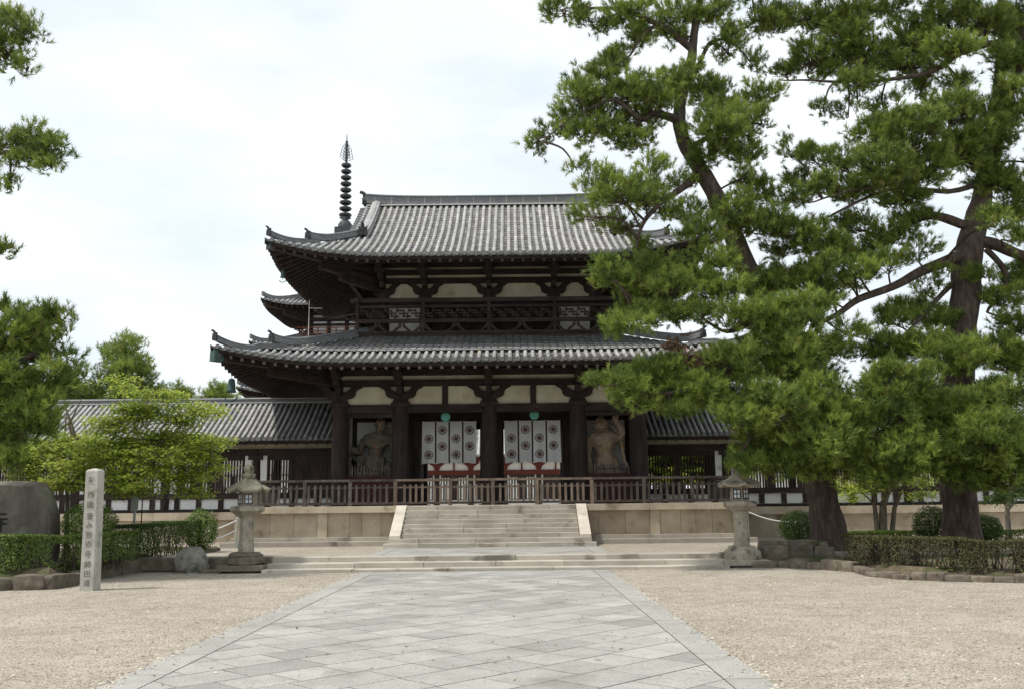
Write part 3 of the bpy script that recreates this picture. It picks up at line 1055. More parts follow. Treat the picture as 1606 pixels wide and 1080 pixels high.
    # doorway wall in the middle row
for a, b in ((COLX[1], COLX[2]), (COLX[2], COLX[3])):
    y = CY - 1.77
    m = MB(); m.box((GX + a + .1, y - .10, 5.26), (GX + b - .1, y + .10, 6.0)); m.build('door_lintel', WOODH, gate)
    for ja, jb in ((a - .05, a + .50), (b - .42, b + .05)):
        m = MB(); m.box((GX + ja, y - .09, PZ), (GX + jb, y + .09, 5.26)); m.build('door_jamb', WOOD, gate)
    for xx, sg in ((GX + a + .48, 1), (GX + b - .42, -1)):
        m = MB(); m.box((xx - .05, y + .15, PZ + .1), (xx + .05, y + 1.6, 5.2)); m.build('door_leaf', WOOD, gate)
m = MB(); m.box((GX - 3.6, CY - .3, 6.0), (GX + 3.6, CY - .1, 7.9)); m.build('transom_wall', WOODH, gate)
for sx in (-1, 1):
    m = MB(); xa, xb = sorted((GX + sx * 5.97, GX + sx * 3.6)); m.box((xa, CY + 1.7, PZ), (xb, CY + 1.8, 6.0)); m.build('rear_bay_wall', WOOD, gate)

# ------------------------------------------------------------------ upper storey
UY = CY - 2.80
UCX = [-4.5, -2.72, 0, 2.72, 4.5]
for j, yo in enumerate((-2.8, 2.8)):
    for xo in UCX:
        m = column(GX + xo, CY + yo, 8.4, 10.33, .24); m.build('upper_column', WOOD, gate)


def upper_wall(y, sgn):
    o = lambda d: y - sgn * d
    def bx(a, b, d0, d1, z0, z1, nm, mt, tint=1.0):
        m = MB(); m.box((GX + a, min(o(d0), o(d1)), z0), (GX + b, max(o(d0), o(d1)), z1), tint); m.build(nm, mt, gate)
    for k, (a, b) in enumerate(zip(UCX, UCX[1:])):
        ends = k in (0, 3)
        bx(a + .03, b - .03, .0, -.06, 10.36, 11.02, 'plaster_panel', PLASTER)
        if ends: bx(a + .2, b - .2, .0, -.06, 8.75, 10.12, 'plaster_panel', WHITE)  # whiter plaster stands in for sky light reflected onto the end bays
        else:
            bx(a + .2, b - .2, -.04, -.09, 8.6, 10.12, 'door_panel', WOOD)
            m = MB()
            x = a + .3
            while x < b - .25:
                m.box((GX + x - .028, min(o(.0), o(-.03)), 8.75), (GX + x + .028, max(o(.0), o(-.03)), 9.45)); x += .115
            m.build('lattice_bars', WOOD, gate)
    bx(-5.5, 5.5, .10, -.08, 10.12, 10.36, 'upper_lintel', WOODH)
    bx(-5.9, 5.9, .14, -.08, 11.022, 11.25, 'upper_tie_beam', WOODH)
    bx(-5.2, 5.2, .01, -.05, 11.252, 11.40, 'plaster_strip', PLASTER)
    bx(-6.0, 6.0, .18, -.08, 11.402, 11.60, 'upper_tie_beam', WOODH)
    bx(-5.2, 5.2, .01, -.05, 11.602, 11.74, 'plaster_strip', PLASTER)
    bx(-6.2, 6.2, .22, -.08, 11.742, 12.0, 'upper_wall_plate', WOODH)
    bx(-5.6, 5.6, .0, -.06, 12.0, 12.6, 'frieze_board', WOODH)


upper_wall(UY, 1)
upper_wall(CY + 2.8, -1)
for xo in UCX:
    m = MB(); cloud_bracket(m, GX + xo, UY - .01, 10.34, 11.023, .80 if abs(xo) > 4 else .88, .15); m.build('cloud_bracket', WOOD, gate)
    c = GX + xo
    m = MB()
    m.box((c - .10, UY - .7, 10.75), (c + .10, UY - .15, 11.0))
    m.box((c - .12, UY - 1.2, 11.03), (c + .12, UY - .18, 11.27), .9)
    m.prism([(UY - 1.8, 11.32), (UY - 1.8, 11.52), (UY - .2, 11.95), (UY - .2, 11.55)], c - .13, c + .13, axis='x')
    m.box((c - .24, UY - 1.35, 11.26), (c + .24, UY - 1.05, 11.46))
    m.build('bracket_arm', WOOD, gate)
m = MB(); m.box((GX - 6.6, UY - 1.9, 11.5), (GX + 6.6, UY - 1.68, 11.68)); m.build('eave_purlin', WOODH, gate)
for sx in (-1, 1):
    x = GX + sx * 4.5
    m = MB(); m.box((x - .06, UY + .1, 8.3), (x + .06, CY + 2.7, 12.6)); m.build('side_wall', WOOD, gate)
    m = MB(); m.box((x + sx * 1.75 - .1, UY - 1.8, 11.5), (x + sx * 1.75 + .1, CY + 4.6, 11.68)); m.build('eave_purlin', WOODH, gate)
    for sy in (-1, 1):
        a = Vector((x, CY + sy * 2.8, 11.5)); b = Vector((GX + sx * 8.28, CY + sy * 6.58, 11.70))
        m = MB(); m.beam(a, b, .28, .32); m.beam(a + Vector((0, 0, -.45)), a.lerp(b, .6) + Vector((0, 0, -.34)), .24, .26)
        m.beam(a + Vector((0, 0, -.8)), a.lerp(b, .42) + Vector((0, 0, -.62)), .22, .24, 1.0)
        cb = m.build('corner_beam', WOODH, gate)
        m = MB(); d = (b - a).normalized(); m.beam(b - d * .06, b + d * .22, .31, .36); m.build('bronze_cap', DARKMETAL, cb)
    m = MB()                                   # faded red struts seen under the corner
    for k in range(3):
        p = Vector((x + sx * .1, UY - .1, 11.1 + k * .18)); m.beam(p, p + Vector((sx * (1.5 - .3 * k), -.9, .10)), .09, .09)
    m.build('bracket_strut', VERMIL, gate)
m = MB(); m.box((GX - 4.6, UY, 12.6), (GX + 4.6, CY + 2.8, 12.7)); m.build('upper_ceiling', WOODH, gate)

# balustrade of the upper storey with its key-fret lattice
BY, BX = UY - .95, 5.45
for side in range(4):
    lng = side < 2
    half = BX if lng else 2.8 + .95
    yy = {0: BY, 1: CY + 3.75, 2: GX - BX, 3: GX + BX}[side]
    m = MB()

    def bar(a, b, z0, z1, d=.05, t=1.0):
        if lng: m.box((GX + a, yy - d, z0), (GX + b, yy + d, z1), t)
        else: m.box((yy - d, CY + a, z0), (yy + d, CY + b, z1), t)
    bar(-half - .28, half + .28, 10.02, 10.19, .085, 1.3)
    bar(-half, half, 9.78, 9.90, .055)
    bar(-half, half, 9.16, 9.32, .07)
    bar(-half - .1, half + .1, 8.70, 8.80, .09)
    u = -half + .1
    while u < half - .3:
        bar(u, u + .34, 9.64, 9.70, .03); bar(u + .12, u + .50, 9.52, 9.58, .03); bar(u + .28, u + .62, 9.40, 9.46, .03)
        bar(u + .02, u + .08, 9.58, 9.78, .031); bar(u + .30, u + .36, 9.46, 9.64, .031); bar(u + .46, u + .52, 9.32, 9.52, .031)
        u += .50
    if lng:
        for c in [q + .0 for q in (-4.6, -3.6, -2.72, -1.36, 0, 1.36, 2.72, 3.6, 4.6)]:   # splayed struts below
            for sg in (-1, 1):
                m.prism([(GX + c + sg * .02, 9.16), (GX + c + sg * .12, 9.16), (GX + c + sg * .16, 9.02), (GX + c + sg * .42, 8.80), (GX + c + sg * .26, 8.80), (GX + c + sg * .02, 9.0)][::1], yy - .04, yy + .04)
        for c in (-half, -2.72, 0, 2.72, half):
            bar(c - .07, c + .07, 8.8, 10.02, .075)
    m.build('balustrade', WOODH, gate)
m = MB(); m.box((GX - BX, BY - .05, 8.55), (GX + BX, CY + 3.8, 8.70)); m.build('balcony_floor', WOODH, gate)

# ------------------------------------------------------------------ roofed corridors on both sides
def corridor(sx, label):
    x0, x1 = GX + sx * 6.25, GX + sx * 41
    c = thing('roofed_corridor', label, 'corridor', ((x0 + x1) / 2, 41.25, TZ))
    xa, xb = min(x0, x1), max(x0, x1)
    fy, by = 39.5, 43.0
    # stone base
    m = MB(); m.box((xa, 38.72, TZ - .1), (xb, by + .8, 1.24)); m.build('base_wall', STONE, c)
    m = MB()
    x = xa
    while x < xb - .1:
        e = min(x + rr.uniform(1.8, 2.8), xb)
        m.box((x + .003, 38.60, 1.24), (e - .003, by + .9, 1.55), rr.uniform(1.0, 1.25)); x = e
    m.build('coping', STONE, c)
    ze, T = 4.52, 2.97
    prof = lambda t: 1.83 * (.85 * t / T + .15 * (t / T) ** 2)
    ln = xb - xa
    xm = (xa + xb) / 2
    hl = ln / 2
    sides = [(lambda q, t: (xm + q, 38.28 + t), hl, lambda q: T, lambda q, t: ze + prof(max(t, -.1))),
             (lambda q, t: (xm - q, 44.22 - t), hl, lambda q: T, lambda q, t: ze + prof(max(t, -.1)))]
    b, p, k = tiled_roof(sides, .235, .075, .36)
    ro = p.build('roof', PAN, c); b.build('barrel_tiles', TILE, ro); k.build('end_caps', RIDGE, ro)
    m = MB()
    ridge_sweep(m, [(xa, 41.25, 6.28), (xb, 41.25, 6.28)], .34, .30); m.build('ridge', RIDGE, ro)
    m = MB(); m.box((xa, 41.25 - .20, 6.315), (xb, 41.25 - .172, 6.35)); m.box((xa, 41.25 - .21, 6.50), (xb, 41.25 - .206, 6.52)); m.build('mortar_line', MORTAR, ro)
    m = MB()
    n = 12
    for sg in (-1, 1):
        for i in range(4):
            t0, t1 = T * i / 4, T * (i + 1) / 4
            m.face([(xa, 41.25 + sg * (T - t0), ze + prof(t0) - .16), (xb, 41.25 + sg * (T - t0), ze + prof(t0) - .16), (xb, 41.25 + sg * (T - t1), ze + prof(t1) - .16), (xa, 41.25 + sg * (T - t1), ze + prof(t1) - .16)])
    m.box((xa, 38.32, ze - .22), (xb, 38.40, ze - .10))
    m.build('eave_boards', WOODH, ro)
    m = MB()
    x = xa + .2
    while x < xb:
        for sg in (-1, 1):
            m.beam((x, 41.25 + sg * (T - .12), ze - .20), (x, 41.25 + sg * .6, ze + prof(T - .6) - .26), .09, .11)
        x += .42
    o = m.build('rafters', WOOD, ro); o['kind'] = 'stuff'
    # long timbers
    for nm, d, z0, z1, mt in (('plaster_frieze', .0, 4.18, 4.62, PLASTER), ('head_beam', .12, 3.90, 4.178, WOODH), ('sill_beam', .11, 2.10, 2.34, WOODH), ('ground_beam', .13, 1.552, 1.68, WOODH), ('lower_panel', .0, 1.682, 2.098, WHITE)):
        m = MB(); m.box((xa, fy - d, z0), (xb, fy + .05, z1)); m.build(nm, mt, c)
    m = MB(); m.box((xa, by - .1, 3.9), (xb, by + .1, 4.6)); m.build('rear_beam', WOODH, c)
    bay, k = 3.80, 0
    x = GX + sx * 9.96
    cols = []
    while abs(x - GX) < 40.5: cols.append(x); x += sx * bay
    for x in cols:
        m = column(x, fy, 1.5, 4.18, .175); m.box((x - .3, fy - .21, 3.72), (x + .3, fy + .1, 3.905)); m.build('column', WOOD, c)
        m = column(x, by, 1.5, 4.18, .175); m.build('column', WOOD, c)
        for s in (-1, 1):
            a, b_ = sorted((x + s * .20, x + s * .47))
            m = MB(); m.box((a, fy - .05, 2.342), (b_, fy + .03, 3.898)); m.build('plaster_strip', WHITE, c)
    ends = [GX + sx * 6.25] + cols
    for u, v in zip(ends, ends[1:]):
        a, b_ = sorted((u, v))
        la, lb = a + (.5 if a in cols else .05), b_ - (.5 if b_ in cols else .05)
        m = MB()
        xx = la + .06
        while xx < lb - .03:
            m.box((xx - .031, fy - .03, 2.342), (xx + .031, fy + .03, 3.898)); xx += .122
        m.build('lattice_window', WOOD, c)
        m = MB(); m.box((la - .03, fy - .06, 2.342), (la + .05, fy + .04, 3.70)); m.box((lb - .05, fy - .06, 2.342), (lb + .03, fy + .04, 3.70)); m.box((la - .03, fy - .07, 3.70), (lb + .03, fy + .04, 3.897))
        mid = (la + lb) / 2
        m.box((mid - .12, fy - .05, 2.342), (mid + .12, fy + .04, 3.70))
        m.build('window_frame', WOOD, c)
        for q in (la + .02, la + (lb - la) / 3, la + 2 * (lb - la) / 3, lb - .02):
            m = MB(); m.box((q - .11, fy - .05, 1.683), (q + .11, fy + .02, 2.097)); m.build('stud', WOOD, c)
    return c


corridor(-1, 'tile roofed lattice corridor running from the gate to the left, behind the maple')
corridor(1, 'tile roofed lattice corridor running from the gate to the right, behind the pines')

# ------------------------------------------------------------------ far buildings of the court
hall = thing('lecture_hall', 'far white walled hall with red timbers, glimpsed below the curtains', 'hall', (-1, 112, TZ))
m = MB(); m.box((-18, 110, TZ), (16, 122, 6.9)); m.build('wall', WHITE, hall)
for z0, z1, d in ((5.2, 5.75, .2), (6.9, 7.4, .3)):
    m = MB(); m.box((-18.3, 110 - d, z0), (16.3, 110, z1)); m.build('red_beam', VERMIL, hall)
for i in range(9):
    x = -17 + i * 4
    m = column(x, 109.9, TZ, 5.2, .32); m.build('column', WOOD, hall)
    m = MB(); m.prism([(x - .25, 5.76), (x + .25, 5.76), (x + .4, 6.2), (x + 1.0, 6.6), (x + 1.0, 6.9), (x - 1.0, 6.9), (x - 1.0, 6.6), (x - .4, 6.2)], 109.7, 109.98); m.build('bracket', VERMIL, hall)
    if i < 8:
        m = MB(); m.box((x + 1.92, 109.8, 5.76), (x + 2.08, 109.98, 6.9)); m.build('strut', VERMIL, hall)
        m = MB(); m.box((x + .5, 109.9, 2.302), (x + 3.5, 109.98, 5.198)); m.build('dark_bay', WOOD, hall)
        m = MB()
        for k in range(9):
            if k in (3, 4, 5) or (i % 2 and k < 3): continue
            m.box((x + .6 + k * .33, 109.8, 2.4), (x + .74 + k * .33, 109.89, 4.9))
        m.build('window_slats', WHITE, hall)
HR = Roof(19.5, 9.2, 7.3, lambda t: .58 * t + .012 * t * t, 8.9, .8, 12, 5, gable=13.5, cx=-1, cy=116)
b, p, k = tiled_roof(HR.sides(), .5, .14, .9)
ro = p.build('roof', PAN, hall); b.build('barrel_tiles', TILE, ro); k.build('end_caps', RIDGE, ro)
m = MB(); HR.under(m, 5); m.build('eave_boards', WOODH, ro)
m = MB(); ridge_sweep(m, [(-14.2, 116, 13.2), (12.2, 116, 13.2)], .6, .5); m.build('ridge', RIDGE, ro)
for sx, lb in ((-1, 'far white plaster cloister wall under a tiled roof, left end of the court'), (1, 'far white plaster cloister wall under a tiled roof, right end of the court')):
    w = thing('cloister_wall', lb, 'wall', (sx * 40, 104, TZ))
    xa, xb = sorted((sx * 21 - 1, sx * 62))
    m = MB(); m.box((xa, 103.9, TZ), (xb, 104.1, 5.4)); m.build('plaster', WHITE, w)
    m = MB(); m.prism([(102.2, 5.3), (104, 7.2), (105.8, 5.3), (105.8, 5.1), (102.2, 5.1)], xa, xb, axis='x'); m.build('roof', PAN, w)
    x = xa + .5
    while x < xb:
        m = MB(); m.box((x - .18, 103.7, TZ), (x + .18, 103.898, 5.1)); m.build('post', WOOD, w); x += 3.8

# ------------------------------------------------------------------ five storey pagoda behind, its lower roofs hidden by the gate
QX, QY = -13.95, 75.0
pag = thing('pagoda', 'five storey pagoda rising behind the gate, its ringed bronze spire above the roofs', 'pagoda', (QX, QY, TZ))
halves = [7.3, 6.65, 6.02, 5.4, 4.75]
tips = [7.3, 10.75, 14.3, 17.75, 21.2]
bodies = [3.2, 2.85, 2.5, 2.15, 1.7]
for k in range(5):
    hh, U = halves[k], .55
    ze = tips[k] - U - .12
    T = hh if k == 4 else hh - bodies[min(k + 1, 4)] + .1
    rise = 3.5 if k == 4 else 1.75
    pf = lambda t, T=T, rise=rise: rise * (.78 * t / T + .22 * (t / T) ** 2)
    rf = Roof(hh, hh, ze, pf, T, U, hh * .4, hh * .4, cx=QX, cy=QY)
    b, p, c = tiled_roof(rf.sides(), .36, .10, .8)
    ro = p.build('roof', PAN, pag); b.build('barrel_tiles', TILE, ro); c.build('end_caps', RIDGE, ro)
    m = MB(); rf.under(m, hh - bodies[k] + .2, .14); m.build('eave_boards', WOODH, ro)
    for sx in (-1, 1):
        for sy in (-1, 1):
            m = MB(); ridge_sweep(m, rf.hip(sx, sy, .1, T - .15, .02, kick=.2), .26, .32); m.build('hip_ridge', RIDGE, ro)
            m = MB()
            a = Vector((QX + sx * bodies[k], QY + sy * bodies[k], ze - .15)); e = Vector((QX + sx * (hh - .25), QY + sy * (hh - .25), ze + U - .42))
            m.beam(a, e, .3, .36); m.beam(a + Vector((0, 0, -.6)), a.lerp(e, .6) + Vector((0, 0, -.4)), .26, .3); m.build('corner_beam', WOODH, ro)
    # rafter ends on the front and left eaves
    m = MB()
    for fr, half, tm, zf in (rf.sides()[0], rf.sides()[2]):
        s = -half + .3
        while s < half - .3:
            te = min(hh - bodies[k], half - abs(s) + .2)
            if te > .6: m.beam((*fr(s, .2), zf(s, .2) - .27), (*fr(s, te), zf(s, te) - .3), .13, .16)
            s += .42
    o = m.build('rafters', WOOD, ro); o['kind'] = 'stuff'
    B = bodies[k]
    zb = TZ + 1.2 if k == 0 else tips[k - 1] + .75
    m = MB(); m.box((QX - B, QY - B, zb - .6), (QX + B, QY + B, ze + .6)); m.build('body_wall', WHITE if k else WOOD, pag)
    m = MB()
    for i in range(4):
        for s in (-1, 1):
            x = QX - B + 2 * B * i / 3
            m.box((x - .16, QY + s * B - .12, zb - .6), (x + .16, QY + s * B + .12, ze + .4))
            y = QY - B + 2 * B * i / 3
            m.box((QX + s * B - .12, y - .16, zb - .6), (QX + s * B + .12, y + .16, ze + .4))
    for z in (ze - .25, ze - .75):
        m.box((QX - B - .5, QY - B - .5, z), (QX + B + .5, QY + B + .5, z + .22))
    m.box((QX - B - .1, QY - B - .1, zb + .9), (QX + B + .1, QY + B + .1, zb + 1.1))
    m.build('timber_frame', WOOD, pag)
    if k:
        m = MB(); R_ = B + .75
        for z, t in ((zb + .62, .07), (zb + .36, .05), (zb + .1, .07), (zb - .12, .1)):
            for s in (-1, 1):
                m.box((QX - R_ - .2, QY + s * R_ - .06, z), (QX + R_ + .2, QY + s * R_ + .06, z + t))
                m.box((QX + s * R_ - .06, QY - R_ - .2, z), (QX + s * R_ + .06, QY + R_ + .2, z + t))
        for i in range(9):
            q = -R_ + 2 * R_ * i / 8
            for s in (-1, 1):
                m.box((QX + q - .05, QY + s * R_ - .05, zb - .1), (QX + q + .05, QY + s * R_ + .05, zb + .62))
                m.box((QX + s * R_ - .05, QY + q - .05, zb - .1), (QX + s * R_ + .05, QY + q + .05, zb + .62))
        m.build('balustrade', PAGRAIL, pag)
    else:
        m = MB(); m.box((QX - 5.5, QY - 5.5, TZ - .1), (QX + 5.5, QY + 5.5, TZ + 1.2)); m.build('podium', STONE, pag)
ZT = 23.9
sp = thing('spire', None, None); sp.parent = pag; sp.location = Vector((QX, QY, ZT)) - pag.location
m = MB()
m.tube([(QX, QY, ZT), (QX, QY, ZT + 5.6), (QX, QY, ZT + 8.2), (QX, QY, ZT + 9.2)], [.17, .12, .07, .02], 8)
m.box((QX - .75, QY - .75, ZT - .2), (QX + .75, QY + .75, ZT + .75))
m.lathe([(.62, ZT + .75), (.60, ZT + 1.1), (.40, ZT + 1.42), (.18, ZT + 1.5), (.5, ZT + 1.72), (.18, ZT + 1.8)], (QX, QY), 14)
for z, r in ((8.05, .11), (8.5, .13)): m.lathe([(.03, ZT + z - r), (r, ZT + z), (.03, ZT + z + r)], (QX, QY), 8)
m.build('mast', DARKMETAL, sp)
for i in range(9):
    z = ZT + 1.98 + i * .55
    r = .54 - .014 * i
    m = MB()
    m.lathe([(r * .70, z - .16), (r * .96, z - .07), (r, z + .01), (r * .94, z + .08), (r * .72, z + .14), (r * .66, z + .12), (r * .86, z + .05), (r * .9, z), (r * .86, z - .06), (r * .64, z - .14), (r * .70, z - .16)], (QX, QY), 16)
    m.lathe([(.15, z - .14), (.17, z), (.15, z + .14)], (QX, QY), 8)
    for q in range(4):
        a = q * math.pi / 2 + .5
        m.beam((QX, QY, z), (QX + (r - .06) * math.cos(a), QY + (r - .06) * math.sin(a), z), .06, .08)
    m.build('ring', DARKMETAL, sp)
m = MB()
for q in range(4):                        # openwork flame: four lattice wings
    a = q * math.pi / 2 + .55
    d = Vector((math.cos(a), math.sin(a), 0))
    for k in range(6):
        z = ZT + 6.75 + k * .24
        w = .60 - .05 * k - .10 * max(0, k - 3)
        m.beam(Vector((QX, QY, z)) + d * .08, Vector((QX, QY, z + .30)) + d * w, .025, .03)
        m.beam(Vector((QX, QY, z + .25)) + d * w, Vector((QX, QY, z + .55)) + d * (w - .08), .03, .035)
        m.beam(Vector((QX, QY, z + .05)) + d * w * .5, Vector((QX, QY, z + .4)) + d * w * .55, .02, .03)
m.build('flame_crown', DARKMETAL, sp)


# ------------------------------------------------------------------ things hung in the gate
def bell(name, label, p, s):
    b = thing(name, label, 'wind bell', p)
    m = MB()
    m.tube([Vector(p), Vector(p) - Vector((0, 0, .28 * s))], .012, 6); m.build('hook', DARKMETAL, b)
    z = p[2] - .26 * s
    m = MB(); m.lathe([(.03 * s, z), (.11 * s, z - .04 * s), (.14 * s, z - .2 * s), (.15 * s, z - .42 * s), (.20 * s, z - .52 * s), (.17 * s, z - .52 * s)], (p[0], p[1]), 14); m.build('bell_body', BRONZE, b)
    m = MB(); m.tube([(p[0], p[1], z - .5 * s), (p[0], p[1], z - .68 * s)], .012, 6)
    c = z - .72 * s
    for sg in (-1, 1):
        pts = [(p[0] + sg * .22 * s * math.sin(q), p[1], c - .14 * s + .16 * s * (1 - math.cos(q)) ** 1.0) for q in np.linspace(0, 1.5, 6)]
        m.tube(pts, .028 * s, 6)
    m.build('wind_tongue', BRONZE, b)


bell('wind_bell', 'green bronze bell hanging under the lower roof corner on the left', at(364, 582, 34.2), 1.0)
bell('wind_bell', 'small dark bell hanging under the upper roof corner on the left', at(444, 419, 35.4), .55)

for nm, (px, py) in (('left', (699, 653)), ('right', (838, 650))):
    p = at(px, py, FY + .35)
    d = thing('round_disc', 'teal round disc hanging from the lintel over the %s curtain' % nm, 'hanging disc', p)
    m = MB()
    n = 28
    for y0, y1, r0, r1 in ((-.05, -.03, .155, .19), (-.03, .03, .19, .19), (.03, .05, .19, .155)):
        for q in range(n):
            a, b = 2 * math.pi * q / n, 2 * math.pi * (q + 1) / n
            m.face([(p.x + r0 * math.cos(a), p.y + y0, p.z + r0 * math.sin(a)), (p.x + r0 * math.cos(b), p.y + y0, p.z + r0 * math.sin(b)), (p.x + r1 * math.cos(b), p.y + y1, p.z + r1 * math.sin(b)), (p.x + r1 * math.cos(a), p.y + y1, p.z + r1 * math.sin(a))])
    for y, r in ((-.05, .155), (.05, .155)):
        m.face([(p.x + r * math.cos(2 * math.pi * q / n), p.y + y, p.z + r * math.sin(2 * math.pi * q / n)) for q in range(n)])
    m.build('disc', TEAL, d)
    m = MB(); m.tube([p + Vector((0, 0, .18)), (p.x, p.y, 6.0)], .012, 6); m.build('hanger', DARKMETAL, d)


def crest(m, x, y, z, r):
    """round crest: ring, eight spokes with curled arms, hub"""
    n = 24
    def ring(r0, r1):
        for q in range(n):
            a, b = 2 * math.pi * q / n, 2 * math.pi * (q + 1) / n
            m.face([(x + r0 * math.cos(a), y, z + r0 * math.sin(a)), (x + r1 * math.cos(a), y, z + r1 * math.sin(a)), (x + r1 * math.cos(b), y, z + r1 * math.sin(b)), (x + r0 * math.cos(b), y, z + r0 * math.sin(b))])
    ring(r * .84, r); ring(0.001, r * .24); ring(r * .36, r * .50)
    for k in range(8):
        a = k * math.pi / 4
        pts = [(.2, 0), (.5, .25), (.7, .1), (.9, .3)]
        w = .10 * r
        for (r0, a0), (r1, a1) in zip(pts, pts[1:]):
            p = (r0 * r * math.cos(a + a0), r0 * r * math.sin(a + a0)); q = (r1 * r * math.cos(a + a1), r1 * r * math.sin(a + a1))
            dx, dz = q[0] - p[0], q[1] - p[1]; l = math.hypot(dx, dz); nx, nz = -dz / l * w, dx / l * w
            m.face([(x + p[0] + nx, y - .001, z + p[1] + nz), (x + p[0] - nx, y - .001, z + p[1] - nz), (x + q[0] - nx, y - .001, z + q[1] - nz), (x + q[0] + nx, y - .001, z + q[1] + nz)])


for nm, x0, x1 in (('left', at(662, 690, 39.25).x, at(747, 690, 39.25).x), ('right', at(791, 690, 39.25).x, at(879, 690, 39.25).x)):
    y = CY - 2.0
    zt, zb = at(770, 659, 39.25).z, at(770, 725, 39.25).z
    cu = thing('door_curtain', 'white curtain with round crests hung in the %s doorway of the gate' % nm, 'curtain', ((x0 + x1) / 2, y, zt))
    m = MB()
    nx, nz = 64, 14
    def fold(x, z, x0=x0, x1=x1, zt=zt, zb=zb, y=y):
        u, v = (x - x0) / (x1 - x0), (zt - z) / (zt - zb)
        return y + .045 * v ** .8 * math.sin(u * 27 + 1.2 * math.sin(v * 2.4)) + .03 * v * math.sin(u * 9 + v * 2)
    sway = .03 if nm == 'right' else -.02
    def P(i, j):
        u, v = i / nx, j / nz
        x = x0 + (x1 - x0) * u + sway * v * v
        z = zt - (zt - zb) * v - .035 * math.sin(math.pi * ((u * 4) % 1)) * (1 - v) * .5 - .02 * v * math.sin(u * 27 + 1)
        return (x, fold(x, z), z)
    for i in range(nx):
        for j in range(nz):
            m.face([P(i, j), P(i + 1, j), P(i + 1, j + 1), P(i, j + 1)], smooth=True)
    cl = m.build('cloth', CLOTH, cu)
    w4 = (x1 - x0) / 4
    for k in range(1, 4):
        m = MB(); xx = x0 + w4 * k
        
        for j in range(nz):
            za, zc = zt - .01 - (zt - zb - .02) * j / nz, zt - .01 - (zt - zb - .02) * (j + 1) / nz
            m.face([(xx + dx, fold(xx + dx, zq) - .006, zq) for dx, zq in ((-.034, za), (.034, za), (.034, zc), (-.034, zc))])
        m.build('band', BAND, cu)
    for k in range(4):
        for zz in ((.42, .80) if k % 2 == 0 else (.22, .60)):
            m = MB(); crest(m, x0 + w4 * (k + .5), y, zt - (zt - zb) * zz, .185); m.v = [(vx, fold(vx, vz) - .008 + (vy - y), vz) for vx, vy, vz in m.v]; m.build('crest', CREST, cu)
    m = MB(); m.tube([(x0 - .12, y + .02, zt + .02), (x1 + .12, y + .02, zt + .02)], .025, 8); m.build('rod', WOOD, cu)

# pointed pickets in front of the statues
for sx, lb in ((-1, 'low fence of pointed pickets before the dark statue'), (1, 'low fence of pointed pickets before the reddish statue')):
    xa, xb = sorted((GX + sx * 5.97, GX + sx * 3.54)); xa += .46; xb -= .42
    f = thing('picket_fence', lb, 'fence', ((xa + xb) / 2, FY + .02, 2.93))
    n = 13
    for i in range(n):
        x = xa + (xb - xa) * (i + .5) / n
        m = MB(); m.prism([(x - .028, 2.93), (x + .028, 2.93), (x + .028, 3.26), (x, 3.36), (x - .028, 3.26)], FY - .03, FY + .0); m.build('picket', RAILWOOD, f)
    m = MB(); m.box((xa, FY + .001, 3.08), (xb, FY + .03, 3.13)); m.build('crossbar', WOOD, f)


# ------------------------------------------------------------------ guardian statues
def skin_body(name, joints, bones, material, parent, sub=3):
    """joints {key: (x,y,z,r)}, bones [(a,b)]; one continuous skinned surface rooted at the pelvis"""
    keys = list(joints)
    me = bpy.data.meshes.new(name)
    me.from_pydata([joints[k][:3] for k in keys], [(keys.index(a), keys.index(b)) for a, b in bones], [])
    o = bpy.data.objects.new(name, me); C.objects.link(o); o.parent = parent
    md = o.modifiers.new('skin', 'SKIN'); md.use_smooth_shade = True
    for v, k in zip(me.skin_vertices[0].data, keys):
        r = joints[k][3]
        v.radius = r if isinstance(r, tuple) else (r, r)
        v.use_root = (k == 'pelvis')
    s = o.modifiers.new('sub', 'SUBSURF'); s.levels = sub; s.render_levels = sub
    tx = bpy.data.textures.new('carving', 'CLOUDS'); tx.noise_scale = .14; tx.noise_depth = 3
    dm = o.modifiers.new('carved', 'DISPLACE'); dm.texture = tx; dm.strength = .12; dm.mid_level = .5
    me.materials.append(material)
    return o


def fold_skirt(m, c, rx, ry, z0, z1, flare, waves, amp, ph, tilt=0.0):
    n, k = 72, 12
    vs, fs = [], []
    for j in range(k + 1):
        u = j / k
        for i in range(n):
            a = 2 * math.pi * i / n
            w = 1 + flare * u ** 1.4 + amp * (.2 + u) * math.sin(waves * a + ph + 1.3 * math.sin(2 * a + u * 2)) 
            vs.append((c[0] + rx * w * math.cos(a) + tilt * u, c[1] + ry * w * math.sin(a), z0 + (z1 - z0) * u + .05 * u * math.sin(3 * a + ph)))
    for j in range(k):
        for i in range(n):
            i2 = (i + 1) % n
            fs.append((j * n + i, j * n + i2, (j + 1) * n + i2, (j + 1) * n + i))
    m.add(vs, fs, 1.0, 0, True)
    m.add(vs[:n], [tuple(range(n))])


